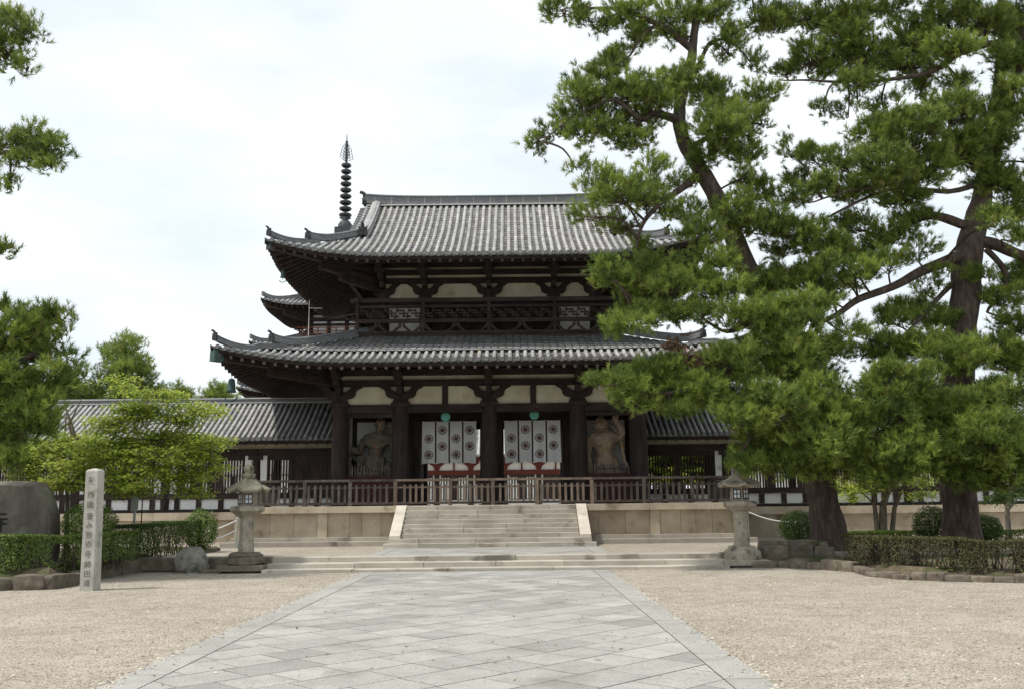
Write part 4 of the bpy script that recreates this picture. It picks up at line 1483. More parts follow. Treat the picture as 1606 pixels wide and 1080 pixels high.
def face_parts(root, hx, hy, hz, s, mt):
    def ball(nm, p, r):
        m = MB(); m.lathe([(max(r * math.cos(q), .002), p[2] + r * math.sin(q)) for q in np.linspace(-1.5, 1.5, 7)], (p[0], p[1]), 10); m.build(nm, mt, root)
    for sg in (-1, 1):
        m = MB(); m.tube([(hx + sg * .02 * s, hy - .245 * s, hz + .06 * s), (hx + sg * .09 * s, hy - .245 * s, hz + .10 * s), (hx + sg * .16 * s, hy - .20 * s, hz + .10 * s)], [.03 * s, .032 * s, .02 * s], 7); m.build('eyebrow', mt, root)
        ball('ear', (hx + sg * .235 * s, hy - .01 * s, hz - .02 * s), .055 * s)
        ball('eye', (hx + sg * .085 * s, hy - .228 * s, hz + .025 * s), .032 * s)
    m = MB(); m.tube([(hx, hy - .23 * s, hz + .06 * s), (hx, hy - .30 * s, hz - .03 * s), (hx, hy - .24 * s, hz - .06 * s)], [.03 * s, .055 * s, .05 * s], 8); m.build('nose', mt, root)
    m = MB(); m.tube([(hx - .09 * s, hy - .22 * s, hz - .135 * s), (hx, hy - .25 * s, hz - .12 * s), (hx + .09 * s, hy - .22 * s, hz - .135 * s)], [.015 * s, .03 * s, .015 * s], 7); m.build('mouth', mt, root)


def hand(J, Bn, pre, wrist, d, curl, s=1.0):
    """five unequal fingers rooted in the palm"""
    w = Vector(wrist); d = Vector(d).normalized(); side = Vector(curl).normalized(); nrm = d.cross(side)
    palm = w + d * .13 * s
    J[pre + 'palm'] = (*palm, .085 * s); Bn.append((pre + 'wrist', pre + 'palm'))
    for k, (off, ln) in enumerate(((-.075, .13), (-.025, .15), (.025, .145), (.075, .11))):
        a = palm + side * off * s + d * .09 * s
        b = a + (d * .5 + nrm * .8) * ln * s * .6
        c = b + (nrm * .6 - d * .7) * ln * s * .6
        for q, p in zip('abc', (a, b, c)): J[pre + 'f%d%s' % (k, q)] = (*p, .032 * s)
        Bn += [(pre + 'palm', pre + 'f%da' % k), (pre + 'f%da' % k, pre + 'f%db' % k), (pre + 'f%db' % k, pre + 'f%dc' % k)]
    a = palm + side * -.10 * s; b = a + (nrm * .9 - side * .3 + d * .4) * .11 * s
    J[pre + 'ta'] = (*a, .038 * s); J[pre + 'tb'] = (*b, .03 * s)
    Bn += [(pre + 'palm', pre + 'ta'), (pre + 'ta', pre + 'tb')]


SB = 2.02                                    # top of the statues' plinths


def statue_common(root, x, y):
    m = MB(); m.box((x - .85, y - .45, PZ), (x + .85, y + .5, SB - .02)); m.build('plinth', WOOD, root, bevel=.02)
    m = MB(); m.lathe([(.62, SB - .03), (.70, SB + .05), (.55, SB + .14)], (x, y), 12); o = m.build('rock_base', STATUE_D, root); rough(o, .06, 4)


# the dark statue of the left bay: leaning, left arm hanging with a fist, right forearm bent
xs, ys = -5.62, CY - 3.0
sl = thing('guardian_statue', 'dark clay guardian statue with bent forearm in the left bay', 'statue', (xs, ys, SB))
J = {'pelvis': (-.10, 0, 1.25, (.36, .30)), 'waist': (-.06, -.02, 1.62, (.34, .28)), 'chest': (.0, -.05, 2.10, (.43, .33)), 'upper': (.05, -.06, 2.42, (.42, .28)), 'neck': (.14, -.12, 2.66, .19), 'jaw': (.20, -.20, 2.83, (.24, .23)), 'skull': (.19, -.15, 3.08, (.265, .27)), 'crown': (.18, -.10, 3.25, .18),
     'Lsh': (.56, -.03, 2.44, .225), 'Lup': (.68, -.04, 2.15, .19), 'Lel': (.76, -.02, 1.80, .155), 'Lfo': (.66, -.16, 1.52, .165), 'Lwrist': (.48, -.28, 1.28, .11),
     'Rsh': (-.46, .0, 2.42, .225), 'Rup': (-.62, .06, 2.14, .19), 'Rel': (-.72, .08, 1.86, .15), 'Rfo': (-.70, -.18, 1.86, .14), 'Rwrist': (-.70, -.38, 1.92, .105),
     'Lhip': (.18, 0, 1.10, .26), 'Lkn': (.26, -.10, .66, .20), 'Lcalf': (.26, .0, .40, .18), 'Lan': (.26, .02, .12, .12), 'Lft': (.32, -.26, .06, .10),
     'Rhip': (-.34, .0, 1.10, .26), 'Rkn': (-.48, -.12, .68, .20), 'Rcalf': (-.52, .0, .40, .18), 'Ran': (-.54, .04, .12, .12), 'Rft': (-.62, -.24, .06, .10)}
Bn = [('pelvis', 'waist'), ('waist', 'chest'), ('chest', 'upper'), ('upper', 'neck'), ('neck', 'jaw'), ('jaw', 'skull'), ('skull', 'crown'),
      ('upper', 'Lsh'), ('Lsh', 'Lup'), ('Lup', 'Lel'), ('Lel', 'Lfo'), ('Lfo', 'Lwrist'), ('upper', 'Rsh'), ('Rsh', 'Rup'), ('Rup', 'Rel'), ('Rel', 'Rfo'), ('Rfo', 'Rwrist'),
      ('pelvis', 'Lhip'), ('Lhip', 'Lkn'), ('Lkn', 'Lcalf'), ('Lcalf', 'Lan'), ('Lan', 'Lft'), ('pelvis', 'Rhip'), ('Rhip', 'Rkn'), ('Rkn', 'Rcalf'), ('Rcalf', 'Ran'), ('Ran', 'Rft')]
hand(J, Bn, 'L', J['Lwrist'][:3], (-.5, -.3, -.7), (.3, -.8, .2), 1.15)
hand(J, Bn, 'R', J['Rwrist'][:3], (-.5, -.7, .2), (.2, .1, 1), 1.15)
skin_body('body', J, Bn, STATUE_D, sl)
face_parts(sl, xs + .20, ys - .16, SB + 3.0, 1.14, STATUE_HEAD)
m = MB(); m.lathe([(.20, SB + 3.18), (.15, SB + 3.30), (.07, SB + 3.36), (.09, SB + 3.44), (.02, SB + 3.5)], (xs + .18, ys - .1), 10); m.build('hair_knot', STATUE_D, sl)
m = MB(); fold_skirt(m, (xs - .10, ys), .42, .36, SB + 1.62, SB + .42, .55, 11, .07, .4, -.08); m.build('skirt', STATUE_D, sl)
m = MB(); fold_skirt(m, (xs - .08, ys), .47, .40, SB + 1.70, SB + 1.18, .30, 9, .06, 1.0, -.05); m.build('apron', STATUE_D, sl)
m = MB()
for k in range(5):                            # cloth drawn across the chest
    a = k / 4
    m.tube([(xs - .48, ys - .18, SB + 2.45 - .16 * a), (xs - .2, ys - .40, SB + 2.28 - .2 * a), (xs + .2, ys - .40, SB + 2.26 - .2 * a), (xs + .52, ys - .2, SB + 2.42 - .15 * a)], .055, 6)
m.tube([(xs - .52, ys + .1, SB + 2.5), (xs - .85, ys + .05, SB + 1.95), (xs - .98, ys - .1, SB + 1.78), (xs - .75, ys - .1, SB + 1.5)], [.06, .10, .12, .05], 6)
m.build('draped_cloth', STATUE_D, sl)
statue_common(sl, xs, ys)

# the reddish statue of the right bay: bare chest, one arm straight down, the other raised
xs, ys = 3.72, CY - 3.0
sr = thing('guardian_statue', 'reddish bare chested guardian statue with raised arm in the right bay', 'statue', (xs, ys, SB))
J = {'pelvis': (.10, 0, 1.25, (.37, .31)), 'waist': (.06, -.05, 1.58, (.34, .29)), 'chest': (.0, -.06, 2.02, (.45, .34)), 'upper': (-.04, -.06, 2.36, (.44, .28)), 'neck': (-.08, -.10, 2.62, .19), 'jaw': (-.10, -.19, 2.80, (.24, .24)), 'skull': (-.10, -.14, 3.06, (.265, .27)), 'crown': (-.10, -.08, 3.23, .18),
     'Rsh': (-.54, -.04, 2.34, .22), 'Rup': (-.62, -.10, 2.04, .18), 'Rel': (-.66, -.12, 1.68, .15), 'Rfo': (-.66, -.22, 1.38, .16), 'Rwrist': (-.64, -.28, 1.10, .105),
     'Lsh': (.46, .02, 2.40, .225), 'Lup': (.70, .12, 2.40, .19), 'Lel': (.84, .10, 2.56, .15), 'Lfo': (.72, .0, 2.84, .14), 'Lwrist': (.58, -.06, 3.02, .10),
     'Lhip': (.34, 0, 1.10, .26), 'Lkn': (.50, -.12, .68, .20), 'Lcalf': (.52, .0, .40, .18), 'Lan': (.54, .04, .12, .12), 'Lft': (.62, -.24, .06, .10),
     'Rhip': (-.16, .0, 1.10, .26), 'Rkn': (-.26, -.10, .66, .20), 'Rcalf': (-.26, .0, .40, .18), 'Ran': (-.26, .02, .12, .12), 'Rft': (-.32, -.26, .06, .10)}
Bn = [b for b in Bn if 'f' not in b[1] or b[1] in ('Lfo', 'Rfo', 'Lft', 'Rft')]
Bn = [b for b in Bn if not b[1].endswith('palm') and b[1][1:] not in ('ta', 'tb')]
hand(J, Bn, 'L', J['Lwrist'][:3], (-.3, -.3, .9), (.8, -.3, .2), 1.15)
hand(J, Bn, 'R', J['Rwrist'][:3], (.0, -.2, -.9), (.2, .9, .0), 1.15)
skin_body('body', J, Bn, STATUE_R, sr)
face_parts(sr, xs - .10, ys - .15, SB + 2.98, 1.14, STATUE_HEAD)
m = MB(); m.lathe([(.21, SB + 3.12), (.17, SB + 3.26), (.08, SB + 3.33), (.11, SB + 3.43), (.02, SB + 3.52)], (xs - .10, ys - .08), 10)
m.lathe([(.235, SB + 3.06), (.25, SB + 3.10), (.235, SB + 3.14)], (xs - .10, ys - .11), 14); m.build('hair_knot', STATUE_D, sr)
m = MB(); fold_skirt(m, (xs + .10, ys), .43, .37, SB + 1.52, SB + .40, .6, 10, .07, 2.0, .10); m.build('skirt', STATUE_R, sr)
m = MB(); fold_skirt(m, (xs + .09, ys), .46, .40, SB + 1.58, SB + 1.20, .30, 8, .05, .6, .05); m.build('apron', STATUE_R, sr)
m = MB()
m.tube([(xs - .3, ys + .25, SB + 2.75), (xs + .3, ys + .3, SB + 2.95), (xs + .72, ys + .18, SB + 2.55), (xs + .78, ys + .05, SB + 2.0), (xs + .86, ys, SB + 1.4), (xs + .98, ys - .05, SB + 1.2), (xs + 1.0, ys - .05, SB + .6)], [.05, .06, .07, .07, .08, .08, .05], 6)
for sg in (-1, 1):
    m.lathe([(.02, SB + 2.0), (.16, SB + 2.06), (.17, SB + 2.16), (.02, SB + 2.24)], (xs + sg * .19, ys - .30), 10)
m.build('scarf', STATUE_R, sr)
statue_common(sr, xs, ys)


# ------------------------------------------------------------------ stone lanterns
def lantern(p, rot, label, worn):
    ln = thing('stone_lantern', label, 'lantern', p)
    x, y, z = p
    six = dict(n=6, smooth=False, rot=rot)
    def part(nm, prof, mt=GRANITE, bevel=.015, amt=.0, **k):
        m = MB(); m.lathe([(r, z + h) for r, h in prof], (x, y), **k); o = m.build(nm, mt, ln, bevel=bevel)
        if amt:
            rough(o, amt, 5)
        return o
    m = MB()
    m.box((x - .42, y - .40, z - .05), (x + .42, y + .40, z + .10)); o = m.build('footing', CURB if worn else GRANITE, ln, bevel=.03)
    m = MB(); m.box((x - .62, y - .58, z + .05), (x + .62, y + .58, z + .20)); m.build('slab', CURB if worn else GRANITE, ln, bevel=.02)
    if worn:
        part('pedestal', [(.50, .20), (.53, .24), (.53, .36), (.48, .42), (.50, .46), (.40, .52), (.25, .54)], CURB, .012, .045, n=8, smooth=False)
    else:
        part('pedestal', [(.52, .20), (.52, .40), (.49, .43), (.42, .47), (.38, .54), (.27, .57)], GRANITE, .015, .0, **six)
    part('shaft', [(.235, .52), (.225, .60), (.20, .98), (.205, 1.42), (.23, 1.50)], GRANITE, .008, .0, n=8, smooth=False, rot=rot + .2)
    part('platform', [(.24, 1.49), (.34, 1.56), (.44, 1.63), (.47, 1.65), (.47, 1.75), (.44, 1.77), (.30, 1.78)], GRANITE, .012, .0, **six)
    fb = part('fire_box', [(.265, 1.775), (.265, 2.16)], GRANITE, .01, .0, **six)
    ap = .265 * math.cos(math.pi / 6)
    for k in range(6):
        a = rot + math.pi / 3 * (k + .5)
        if k % 3 == 2: continue
        M_ = Matrix.Translation((x, y, z + 1.97)) @ Matrix.Rotation(a, 4, 'Z')
        m = MB(); m.box((ap + .003, -.085, -.11), (ap + .012, .085, .11), 1, 0, M_); pn = m.build('pane', PANE, fb)
        m = MB()
        for q in ((-.11, -.085), (.085, .11), (-.012, .012)): m.box((ap + .004, q[0], -.14), (ap + .026, q[1], .14), 1, 0, M_)
        for q in ((-.14, -.11), (.11, .14), (-.012, .012)): m.box((ap + .004, -.084, q[0]), (ap + .024, .084, q[1]), 1, 0, M_)
        m.build('window_frame', WOOD if not worn else RAILWOOD, fb)
    # cap with a curled hexagonal eave
    m = MB()
    n, k = 48, 9
    vs, fs = [], []
    prof = [(.14, 2.54), (.20, 2.50), (.28, 2.43), (.36, 2.36), (.45, 2.29), (.53, 2.24), (.585, 2.215), (.585, 2.15), (.40, 2.17), (.2, 2.17)]
    for j, (r, h) in enumerate(prof):
        for i in range(n):
            a = 2 * math.pi * i / n
            d = (a - rot) % (math.pi / 3) - math.pi / 6
            hexr = math.cos(math.pi / 6) / math.cos(d)
            corner = (abs(d) / (math.pi / 6)) ** 4
            blend = min(1, r / .45)
            rr_ = r * ((1 - blend) + blend * hexr * 1.06)
            lift = corner * (.085 if 4 <= j <= 7 else (.03 if j == 3 else 0)) * (r / .58)
            vs.append((x + rr_ * math.cos(a), y + rr_ * math.sin(a), z + h + lift))
    for j in range(len(prof) - 1):
        for i in range(n):
            i2 = (i + 1) % n
            fs.append((j * n + i, (j + 1) * n + i, (j + 1) * n + i2, j * n + i2))
    m.add(vs, fs, 1, 0, True); m.add(vs[:n], [tuple(range(n))]); m.add(vs[-n:], [tuple(range(n - 1, -1, -1))])
    o = m.build('cap', MOSSROOF if worn else GRANITE, ln); rough(o, .03 if worn else .012, 5)
    part('finial', [(.10, 2.50), (.15, 2.53), (.18, 2.60), (.175, 2.66), (.10, 2.67), (.135, 2.72), (.15, 2.79), (.12, 2.87), (.05, 2.91), (.01, 2.93)], MOSSROOF if worn else GRANITE, 0, .012, n=14)
    return ln


lantern((-7.36, 25.95, 0), .35, 'worn mossy stone lantern at the left end of the long steps', True)
lantern((6.30, 26.15, 0), .55, 'clean tan stone lantern beside the trees at the right end of the steps', False)

# ------------------------------------------------------------------ inscribed pillar, monument, boulder
import os
def carve(parent, chars, mt, size, place, name='inscription'):
    """carved writing as real text geometry, one mesh for the whole inscription"""
    mb = MB()
    for ch, M_ in zip(chars, place):
        cu = bpy.data.curves.new('writing', 'FONT'); cu.body = ch; cu.size = size; cu.align_x = 'CENTER'; cu.align_y = 'CENTER'
        cu.extrude = .0015; cu.resolution_u = 3; cu.offset = -.001
        o = bpy.data.objects.new('writing', cu); C.objects.link(o)
        bpy.context.view_layer.update()
        me = o.evaluated_get(bpy.context.evaluated_depsgraph_get()).to_mesh()
        mb.add([M_ @ v.co for v in me.vertices], [tuple(p.vertices) for p in me.polygons])
        bpy.data.objects.remove(o)
    return mb.build(name, mt, parent)


PP = Vector((-9.24, 20.72, 0))
pil = thing('stone_pillar', 'tall square granite guide pillar carved with vertical characters, standing on gravel', 'pillar', PP)
prot = R(-4)
PM = Matrix.Translation(PP) @ Matrix.Rotation(R(-1.2), 4, 'Y') @ Matrix.Rotation(prot, 4, 'Z')
m = MB()
pr = [(.158, -.1), (.156, .3), (.150, 1.2), (.145, 2.57), (.125, 2.60), (.0, 2.64)]
vs, fs = [], []
for r, z in pr[:-1]:
    for a, b in ((-1, -1), (1, -1), (1, 1), (-1, 1)): vs.append(PM @ Vector((a * r, b * r, z)))
vs.append(PM @ Vector((0, 0, 2.64)))
for i in range(4):
    for k in range(4): fs.append((i * 4 + k, i * 4 + (k + 1) % 4, (i + 1) * 4 + (k + 1) % 4, (i + 1) * 4 + k))
for k in range(4): fs.append((16 + k, 16 + (k + 1) % 4, 20))
m.add(vs, fs); m.build('shaft', PILLAR, pil, bevel=.014)
chars = '左西國壹み弥の寺師田道'
zz = [2.37, 2.05, 1.83, 1.58, 1.39, 1.18, .99, .77, .55, .35, .16]
place = [PM @ Matrix.Translation((0, -.1535 - .0022 * (2.4 - z) - .002, z)) @ Matrix.Rotation(R(90), 4, 'X') for z in zz]
carve(pil, chars, INK, .16, place)

mon = thing('monument_stone', 'large flat brown inscribed rock behind the hedge at the left edge', 'monument', (-13.25, 24.6, .2))
m = MB()
out = [(-3.3, .0), (-3.4, 1.3), (-3.0, 1.85), (-1.5, 2.0), (.2, 1.97), (.85, 1.93), (1.05, 1.70), (1.28, 1.25), (1.32, .5), (1.25, .0)]
nlay = 7
vs, fs = [], []
dense = []
for i in range(len(out)):
    a, b = out[i], out[(i + 1) % len(out)]
    for k in range(5): dense.append((a[0] + (b[0] - a[0]) * k / 5, a[1] + (b[1] - a[1]) * k / 5))
nd = len(dense)
for j in range(nlay):
    u = j / (nlay - 1) * 2 - 1
    s = (1 - abs(u) ** 4 * .05)
    for a, b in dense: vs.append((-13.25 + (a + 1) * s - 1, 24.6 + u * .42, .2 + b * s * 1.16))
for j in range(nlay - 1):
    for i in range(nd): fs.append((j * nd + i, (j + 1) * nd + i, (j + 1) * nd + (i + 1) % nd, j * nd + (i + 1) % nd))
m.add(vs, fs, 1, 0, False)
for j, rev in ((0, 1), (nlay - 1, 0)):          # faces as fans of small quads so they can be roughened
    c = Vector((-14.25, 24.6 + (j / (nlay - 1) * 2 - 1) * .46, 1.2)); ring = vs[j * nd:(j + 1) * nd]
    prev = ring
    for q in (.66, .33):
        cur = [tuple(Vector(p).lerp(c, 1 - q)) for p in ring]
        for i in range(nd): m.face([prev[i], prev[(i + 1) % nd], cur[(i + 1) % nd], cur[i]])
        prev = cur
    for i in range(nd): m.face([prev[i], prev[(i + 1) % nd], tuple(c)])
mo_ = m.build('rock', MONUMENT, mon)
bm = bmesh.new(); bm.from_mesh(mo_.data); bmesh.ops.remove_doubles(bm, verts=bm.verts, dist=.0005); bmesh.ops.recalc_face_normals(bm, faces=bm.faces); bm.to_mesh(mo_.data); bm.free()
rough(mo_, .035, 1.6)
carve(mon, '寺', BLACKINK, .62, [Matrix.Translation((-13.27, 24.12, 1.40)) @ Matrix.Rotation(R(90), 4, 'X')])


def stone(name, label, cat, p, size, mt, seed, group=None, rz=0.0, boxy=.55, amt=.16, sub=3):
    """a rough stone: rounded box broken up with solid noise, resting on z = p.z"""
    bm = bmesh.new(); bmesh.ops.create_cube(bm, size=2)
    bmesh.ops.subdivide_edges(bm, edges=bm.edges, cuts=2 ** sub - 1, use_grid_fill=True)
    me = bpy.data.meshes.new(name)
    c, s = math.cos(rz), math.sin(rz)
    for v in bm.verts:
        q = v.co.normalized() * 1.18
        q = v.co * boxy + q * (1 - boxy)
        o = Vector((seed * 3.1, seed * 1.7, seed))
        q = q + noise.noise_vector(q * .9 + o) * amt * 1.4 + noise.noise_vector(q * 2.6 + o) * amt * .5 + noise.noise_vector(q * 7 + o) * amt * .16
        q = Vector((q.x * size[0] / 2, q.y * size[1] / 2, (q.z + .9) * size[2] / 2))
        v.co = Vector((q.x * c - q.y * s, q.x * s + q.y * c, q.z))
    bm.to_mesh(me); bm.free()
    for f in me.polygons: f.use_smooth = True
    me.materials.append(mt)
    ob = bpy.data.objects.new(name, me); C.objects.link(ob); ob.location = p
    return tag(ob, label, cat, group)


stone('boulder', 'rounded grey boulder standing on gravel left of the worn lantern', 'rock', (-8.86, 26.1, -.06), (.80, .66, .72), BOULDER, 7, boxy=.05, amt=.22, sub=4)
stone('footstone', 'flat dark stone lying by the foot of the clean lantern', 'rock', (6.75, 25.72, -.05), (.75, .45, .24), CURB, 5, boxy=.4)

for lb, a, b, y0, y1, z0, z1 in (('long kerb slab at the terrace edge left of the worn lantern, behind the boulder', -10.5, -6.78, 26.30, 26.72, .02, .37),
                             ('low kerb slab at gravel level between the boulder and the worn lantern', -8.5, -7.85, 25.62, 25.95, -.05, .09),
                             ('kerb slab at the terrace edge right of the clean lantern', 5.78, 7.0, 26.34, 26.72, .0, .37)):
    m = MB(); m.box((a, y0, z0), (b, y1, z1), .8)
    tag(m.build('kerb_slab', CURB, None, bevel=.03, origin=((a + b) / 2, y0, z0)), lb, 'kerb slab')

# sign board on a thin post, dark stake, ropes
p = at(212, 776, 26.5)
sg = thing('sign_post', 'small blank grey sign board on a post behind the left hedge', 'sign', (p.x, p.y, .2))
m = MB(); m.box((p.x - .10, p.y - .012, p.z - .44), (p.x + .10, p.y + .012, p.z)); m.build('board', SIGNM, sg, bevel=.004)
m = MB(); m.box((p.x - .03, p.y + .013, .15), (p.x + .03, p.y + .05, p.z - .05)); m.build('post', SIGNM, sg)
p = at(224, 775, 27.2)
m = MB(); m.tube([(p.x, p.y, .15), (p.x, p.y, p.z)], .018, 6)
tag(m.build('stake', REDWOOD, None, origin=(p.x, p.y, .15)), 'thin dark stake standing beside the small grey sign', 'stake')


def rope(label, a, b, sag):
    a, b = Vector(a), Vector(b)
    m = MB()
    m.tube([a.lerp(b, i / 14) - Vector((0, 0, sag * 4 * (i / 14) * (1 - i / 14))) for i in range(15)], .022, 6)
    tag(m.build('barrier_rope', ROPE, None, origin=a), label, 'rope')


def stakepost(label, p):
    m = MB(); m.tube([(p[0], p[1], TZ - .05), (p[0], p[1], p[2] + .06)], .035, 8); m.lathe([(.05, p[2] + .04), (.05, p[2] + .07), (.0, p[2] + .10)], (p[0], p[1]), 8)
    tag(m.build('rope_post', SIGNM, None, origin=(p[0], p[1], TZ)), label, 'post')


ra, rb = at(371, 815, 33.2), at(300, 836, 32.6)
rope('white rope, upper of the two sagging left of the podium', ra, rb, .10)
rope('white rope, lower of the two sagging left of the podium', ra - Vector((0, 0, .34)), rb - Vector((0, 0, .34)), .10)
stakepost('rope post beside the left podium corner', ra + Vector((.03, 0, 0)))
stakepost('rope post hidden among the bushes left of the podium', rb)
ra, rb = at(1172, 801, 33.4), at(1262, 816, 33.2)
rope('white rope sagging right of the podium towards the clipped bush', ra, rb, .16)
stakepost('rope post beside the right podium corner', ra)
stakepost('rope post behind the clipped bush by the leaning pine', rb)


# ------------------------------------------------------------------ planting beds and their edging stones
def gz(px, py, z=0.0):
    a = at(px, py, 10.0); d = a - Vector((0, 0, EYE))
    return Vector((0, 0, EYE)) + d * ((z - EYE) / d.z)


def bed(name, pts, zc):
    """soil sheet, a little humped and uneven, filling the outline pts"""
    bm = bmesh.new()
    vs = [bm.verts.new((x, y, .06)) for x, y in pts]
    f = bm.faces.new(vs)
    bmesh.ops.triangulate(bm, faces=[f])
    for _ in range(5):
        lng = [e for e in bm.edges if e.calc_length() > .9]
        if not lng: break
        bmesh.ops.subdivide_edges(bm, edges=lng, cuts=1)
        bmesh.ops.triangulate(bm, faces=bm.faces[:])
    for v in bm.verts:
        edge = min(((v.co.x - a[0]) ** 2 + (v.co.y - a[1]) ** 2) ** .5 for a in pts)
        v.co.z = (.10 if v.is_boundary else zc + .10 * noise.noise(v.co * .7))
    bmesh.ops.recalc_face_normals(bm, faces=bm.faces)
    me = bpy.data.meshes.new(name); bm.to_mesh(me); bm.free()
    me.materials.append(SOIL)
    o = bpy.data.objects.new(name, me); C.objects.link(o)
    return struct(o)


curbL = [gz(*p) for p in ((-60, 929), (0, 925), (40, 924), (80, 923), (118, 915), (150, 906), (186, 901), (218, 896), (250, 887), (272, 879))]
curbL += [Vector((-9.75, 29.0, .15)), Vector((-9.9, 31.4, .25))]
outl = [(-34, 20.6)] + [(p.x - .12, p.y + .1) for p in curbL] + [(-9.9, 33.0), (-13, 34.5), (-34, 35)]
bed('planting_bed', outl, .40)
curbR = [Vector((30, 19.2, 0)), Vector((14, 19.7, 0))] + [gz(*p) for p in ((1606, 913), (1500, 911), (1420, 908), (1370, 903), (1345, 896))] + [Vector((7.9, 25.0, 0)), Vector((7.2, 25.7, 0))]
outr = [(p.x + .1, p.y + .15) for p in curbR] + [(7.3, 28.4), (8.3, 30.5), (8.6, 34), (34, 36), (34, 19.4)]
bed('planting_bed', outr, .24)

rs = random.Random(31)


def stone_row(pts, l0, l1, d, h0, h1, name, label, grp, cat, zoff=-.06, skip=0.0):
    """a row of edging stones laid end to end along a line, each its own object"""
    seg = [(a, b, (b - a).length) for a, b in zip(pts, pts[1:])]
    total = sum(s[2] for s in seg)
    def pos(u):
        for a, b, l in seg:
            if u <= l: return a.lerp(b, u / l), (b - a)
            u -= l
        return pts[-1], seg[-1][1]
    u, k = 0.0, 0
    while u < total - l0 * .5:
        l = min(rs.uniform(l0, l1), total - u)
        p, _ = pos(u + l / 2); q0, _ = pos(u); q1, _ = pos(u + l)
        dd = q1 - q0
        h = rs.uniform(h0, h1)
        stone(name, label, cat, (p.x, p.y, p.z + zoff), (l * 1.03, d * rs.uniform(.85, 1.15), h), CURB, rs.uniform(0, 90), grp, math.atan2(dd.y, dd.x), .72, .10, 3)
        u += l; k += 1


stone_row(curbL[:10], .45, 1.5, .36, .34, .44, 'edging_stone', 'brown roughly squared edging stone along the foot of the left hedge', 'edging stones of the left bed', 'edging stone')
stone_row(curbL[9:], .5, 1.0, .32, .20, .30, 'edging_stone', 'low edging stone between the grey boulder and the left podium corner', 'edging stones left of the podium', 'edging stone')
stone_row(curbR[:7], .28, .62, .28, .17, .27, 'edging_stone', 'small rounded edging stone along the foot of the right hedge', 'edging stones of the right bed', 'edging stone')
stone_row(curbR[6:], .30, .65, .34, .22, .34, 'edging_stone', 'mossy edging stone between the clean lantern and the right hedge', 'edging stones beside the clean lantern', 'edging stone')
stone_row([Vector((6.95, 26.5, .1)), Vector((8.0, 26.3, .1)), Vector((8.9, 25.9, .1))], .45, .75, .45, .42, .52, 'wall_stone', 'squat mossy stone of the low rough wall at the leaning pine', 'stones of the low rough wall', 'wall stone', .0)
stone_row([Vector((7.0, 27.0, .3)), Vector((8.1, 26.8, .3)), Vector((8.8, 26.5, .3))], .5, .9, .45, .26, .36, 'wall_stone', 'flat capping stone of the low rough wall at the leaning pine', 'capping stones of the low rough wall', 'wall stone', .05)


# ------------------------------------------------------------------ foliage
def leaf_mesh(name, V, Fn, col, material, parent, quads):
    """V (n*Fn,3) vertices, every Fn make one face; col (n,3) colour per face"""
    n = len(V) // Fn
    me = bpy.data.meshes.new(name)
    me.vertices.add(len(V)); me.vertices.foreach_set('co', np.ascontiguousarray(V, dtype=np.float32).ravel())
    me.loops.add(len(V)); me.loops.foreach_set('vertex_index', np.arange(len(V), dtype=np.int32))
    me.polygons.add(n); me.polygons.foreach_set('loop_start', np.arange(0, len(V), Fn, dtype=np.int32))
    a = me.attributes.new('leaf', 'FLOAT_COLOR', 'FACE')
    c = np.ones((n, 4), dtype=np.float32); c[:, :3] = col
    a.data.foreach_set('color', c.ravel())
    me.materials.append(material)
    me.update(calc_edges=True)
    o = bpy.data.objects.new(name, me); C.objects.link(o)
    if parent is not None: o.parent = parent
    return o


def unit(v): return v / np.maximum(np.linalg.norm(v, axis=-1, keepdims=True), 1e-9)


def frames(A):
    A = unit(A)
    h = np.where(np.abs(A[:, 2:3]) < .9, np.array([[0, 0, 1.0]]), np.array([[1.0, 0, 0]]))
    u = unit(np.cross(A, h)); return A, u, np.cross(A, u)


def needles(P, A, S, col, k=22, wid=.0145):
    """bottle-brush shoots: P base, A axis, S size (needle length)"""
    N = len(P)
    A, U, W_ = frames(A)
    ph = RNG.uniform(0, 2 * np.pi, (N, k)); th = np.radians(RNG.uniform(14, 62, (N, k)))
    off = RNG.uniform(0, 1.0, (N, k)) * S[:, None] * 1.0
    ln = S[:, None] * RNG.uniform(.75, 1.15, (N, k))
    d = (A[:, None] * np.cos(th)[..., None] + (U[:, None] * np.cos(ph)[..., None] + W_[:, None] * np.sin(ph)[..., None]) * np.sin(th)[..., None])
    b = P[:, None] + A[:, None] * off[..., None]
    side = unit(np.cross(d, RNG.normal(size=(N, k, 3)))) * (wid * S[:, None, None] / .15) * .5
    V = np.stack([b - side, b + side, b + d * ln[..., None]], 2).reshape(-1, 3)
    c = np.repeat(col[:, None], k, 1) * RNG.uniform(.85, 1.15, (N, k, 1))
    return V, c.reshape(-1, 3)


PINE_DARK, PINE_MID, PINE_LITE, PINE_BROWN = (np.array(c) for c in ((.060, .100, .024), (.175, .250, .048), (.36, .44, .085), (.20, .125, .055)))


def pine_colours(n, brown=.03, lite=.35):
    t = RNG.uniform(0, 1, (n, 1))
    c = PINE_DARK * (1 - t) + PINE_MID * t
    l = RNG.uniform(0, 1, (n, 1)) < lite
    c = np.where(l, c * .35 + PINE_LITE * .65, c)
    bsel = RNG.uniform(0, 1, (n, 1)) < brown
    return np.where(bsel, PINE_BROWN * RNG.uniform(.6, 1.1, (n, 1)), c)


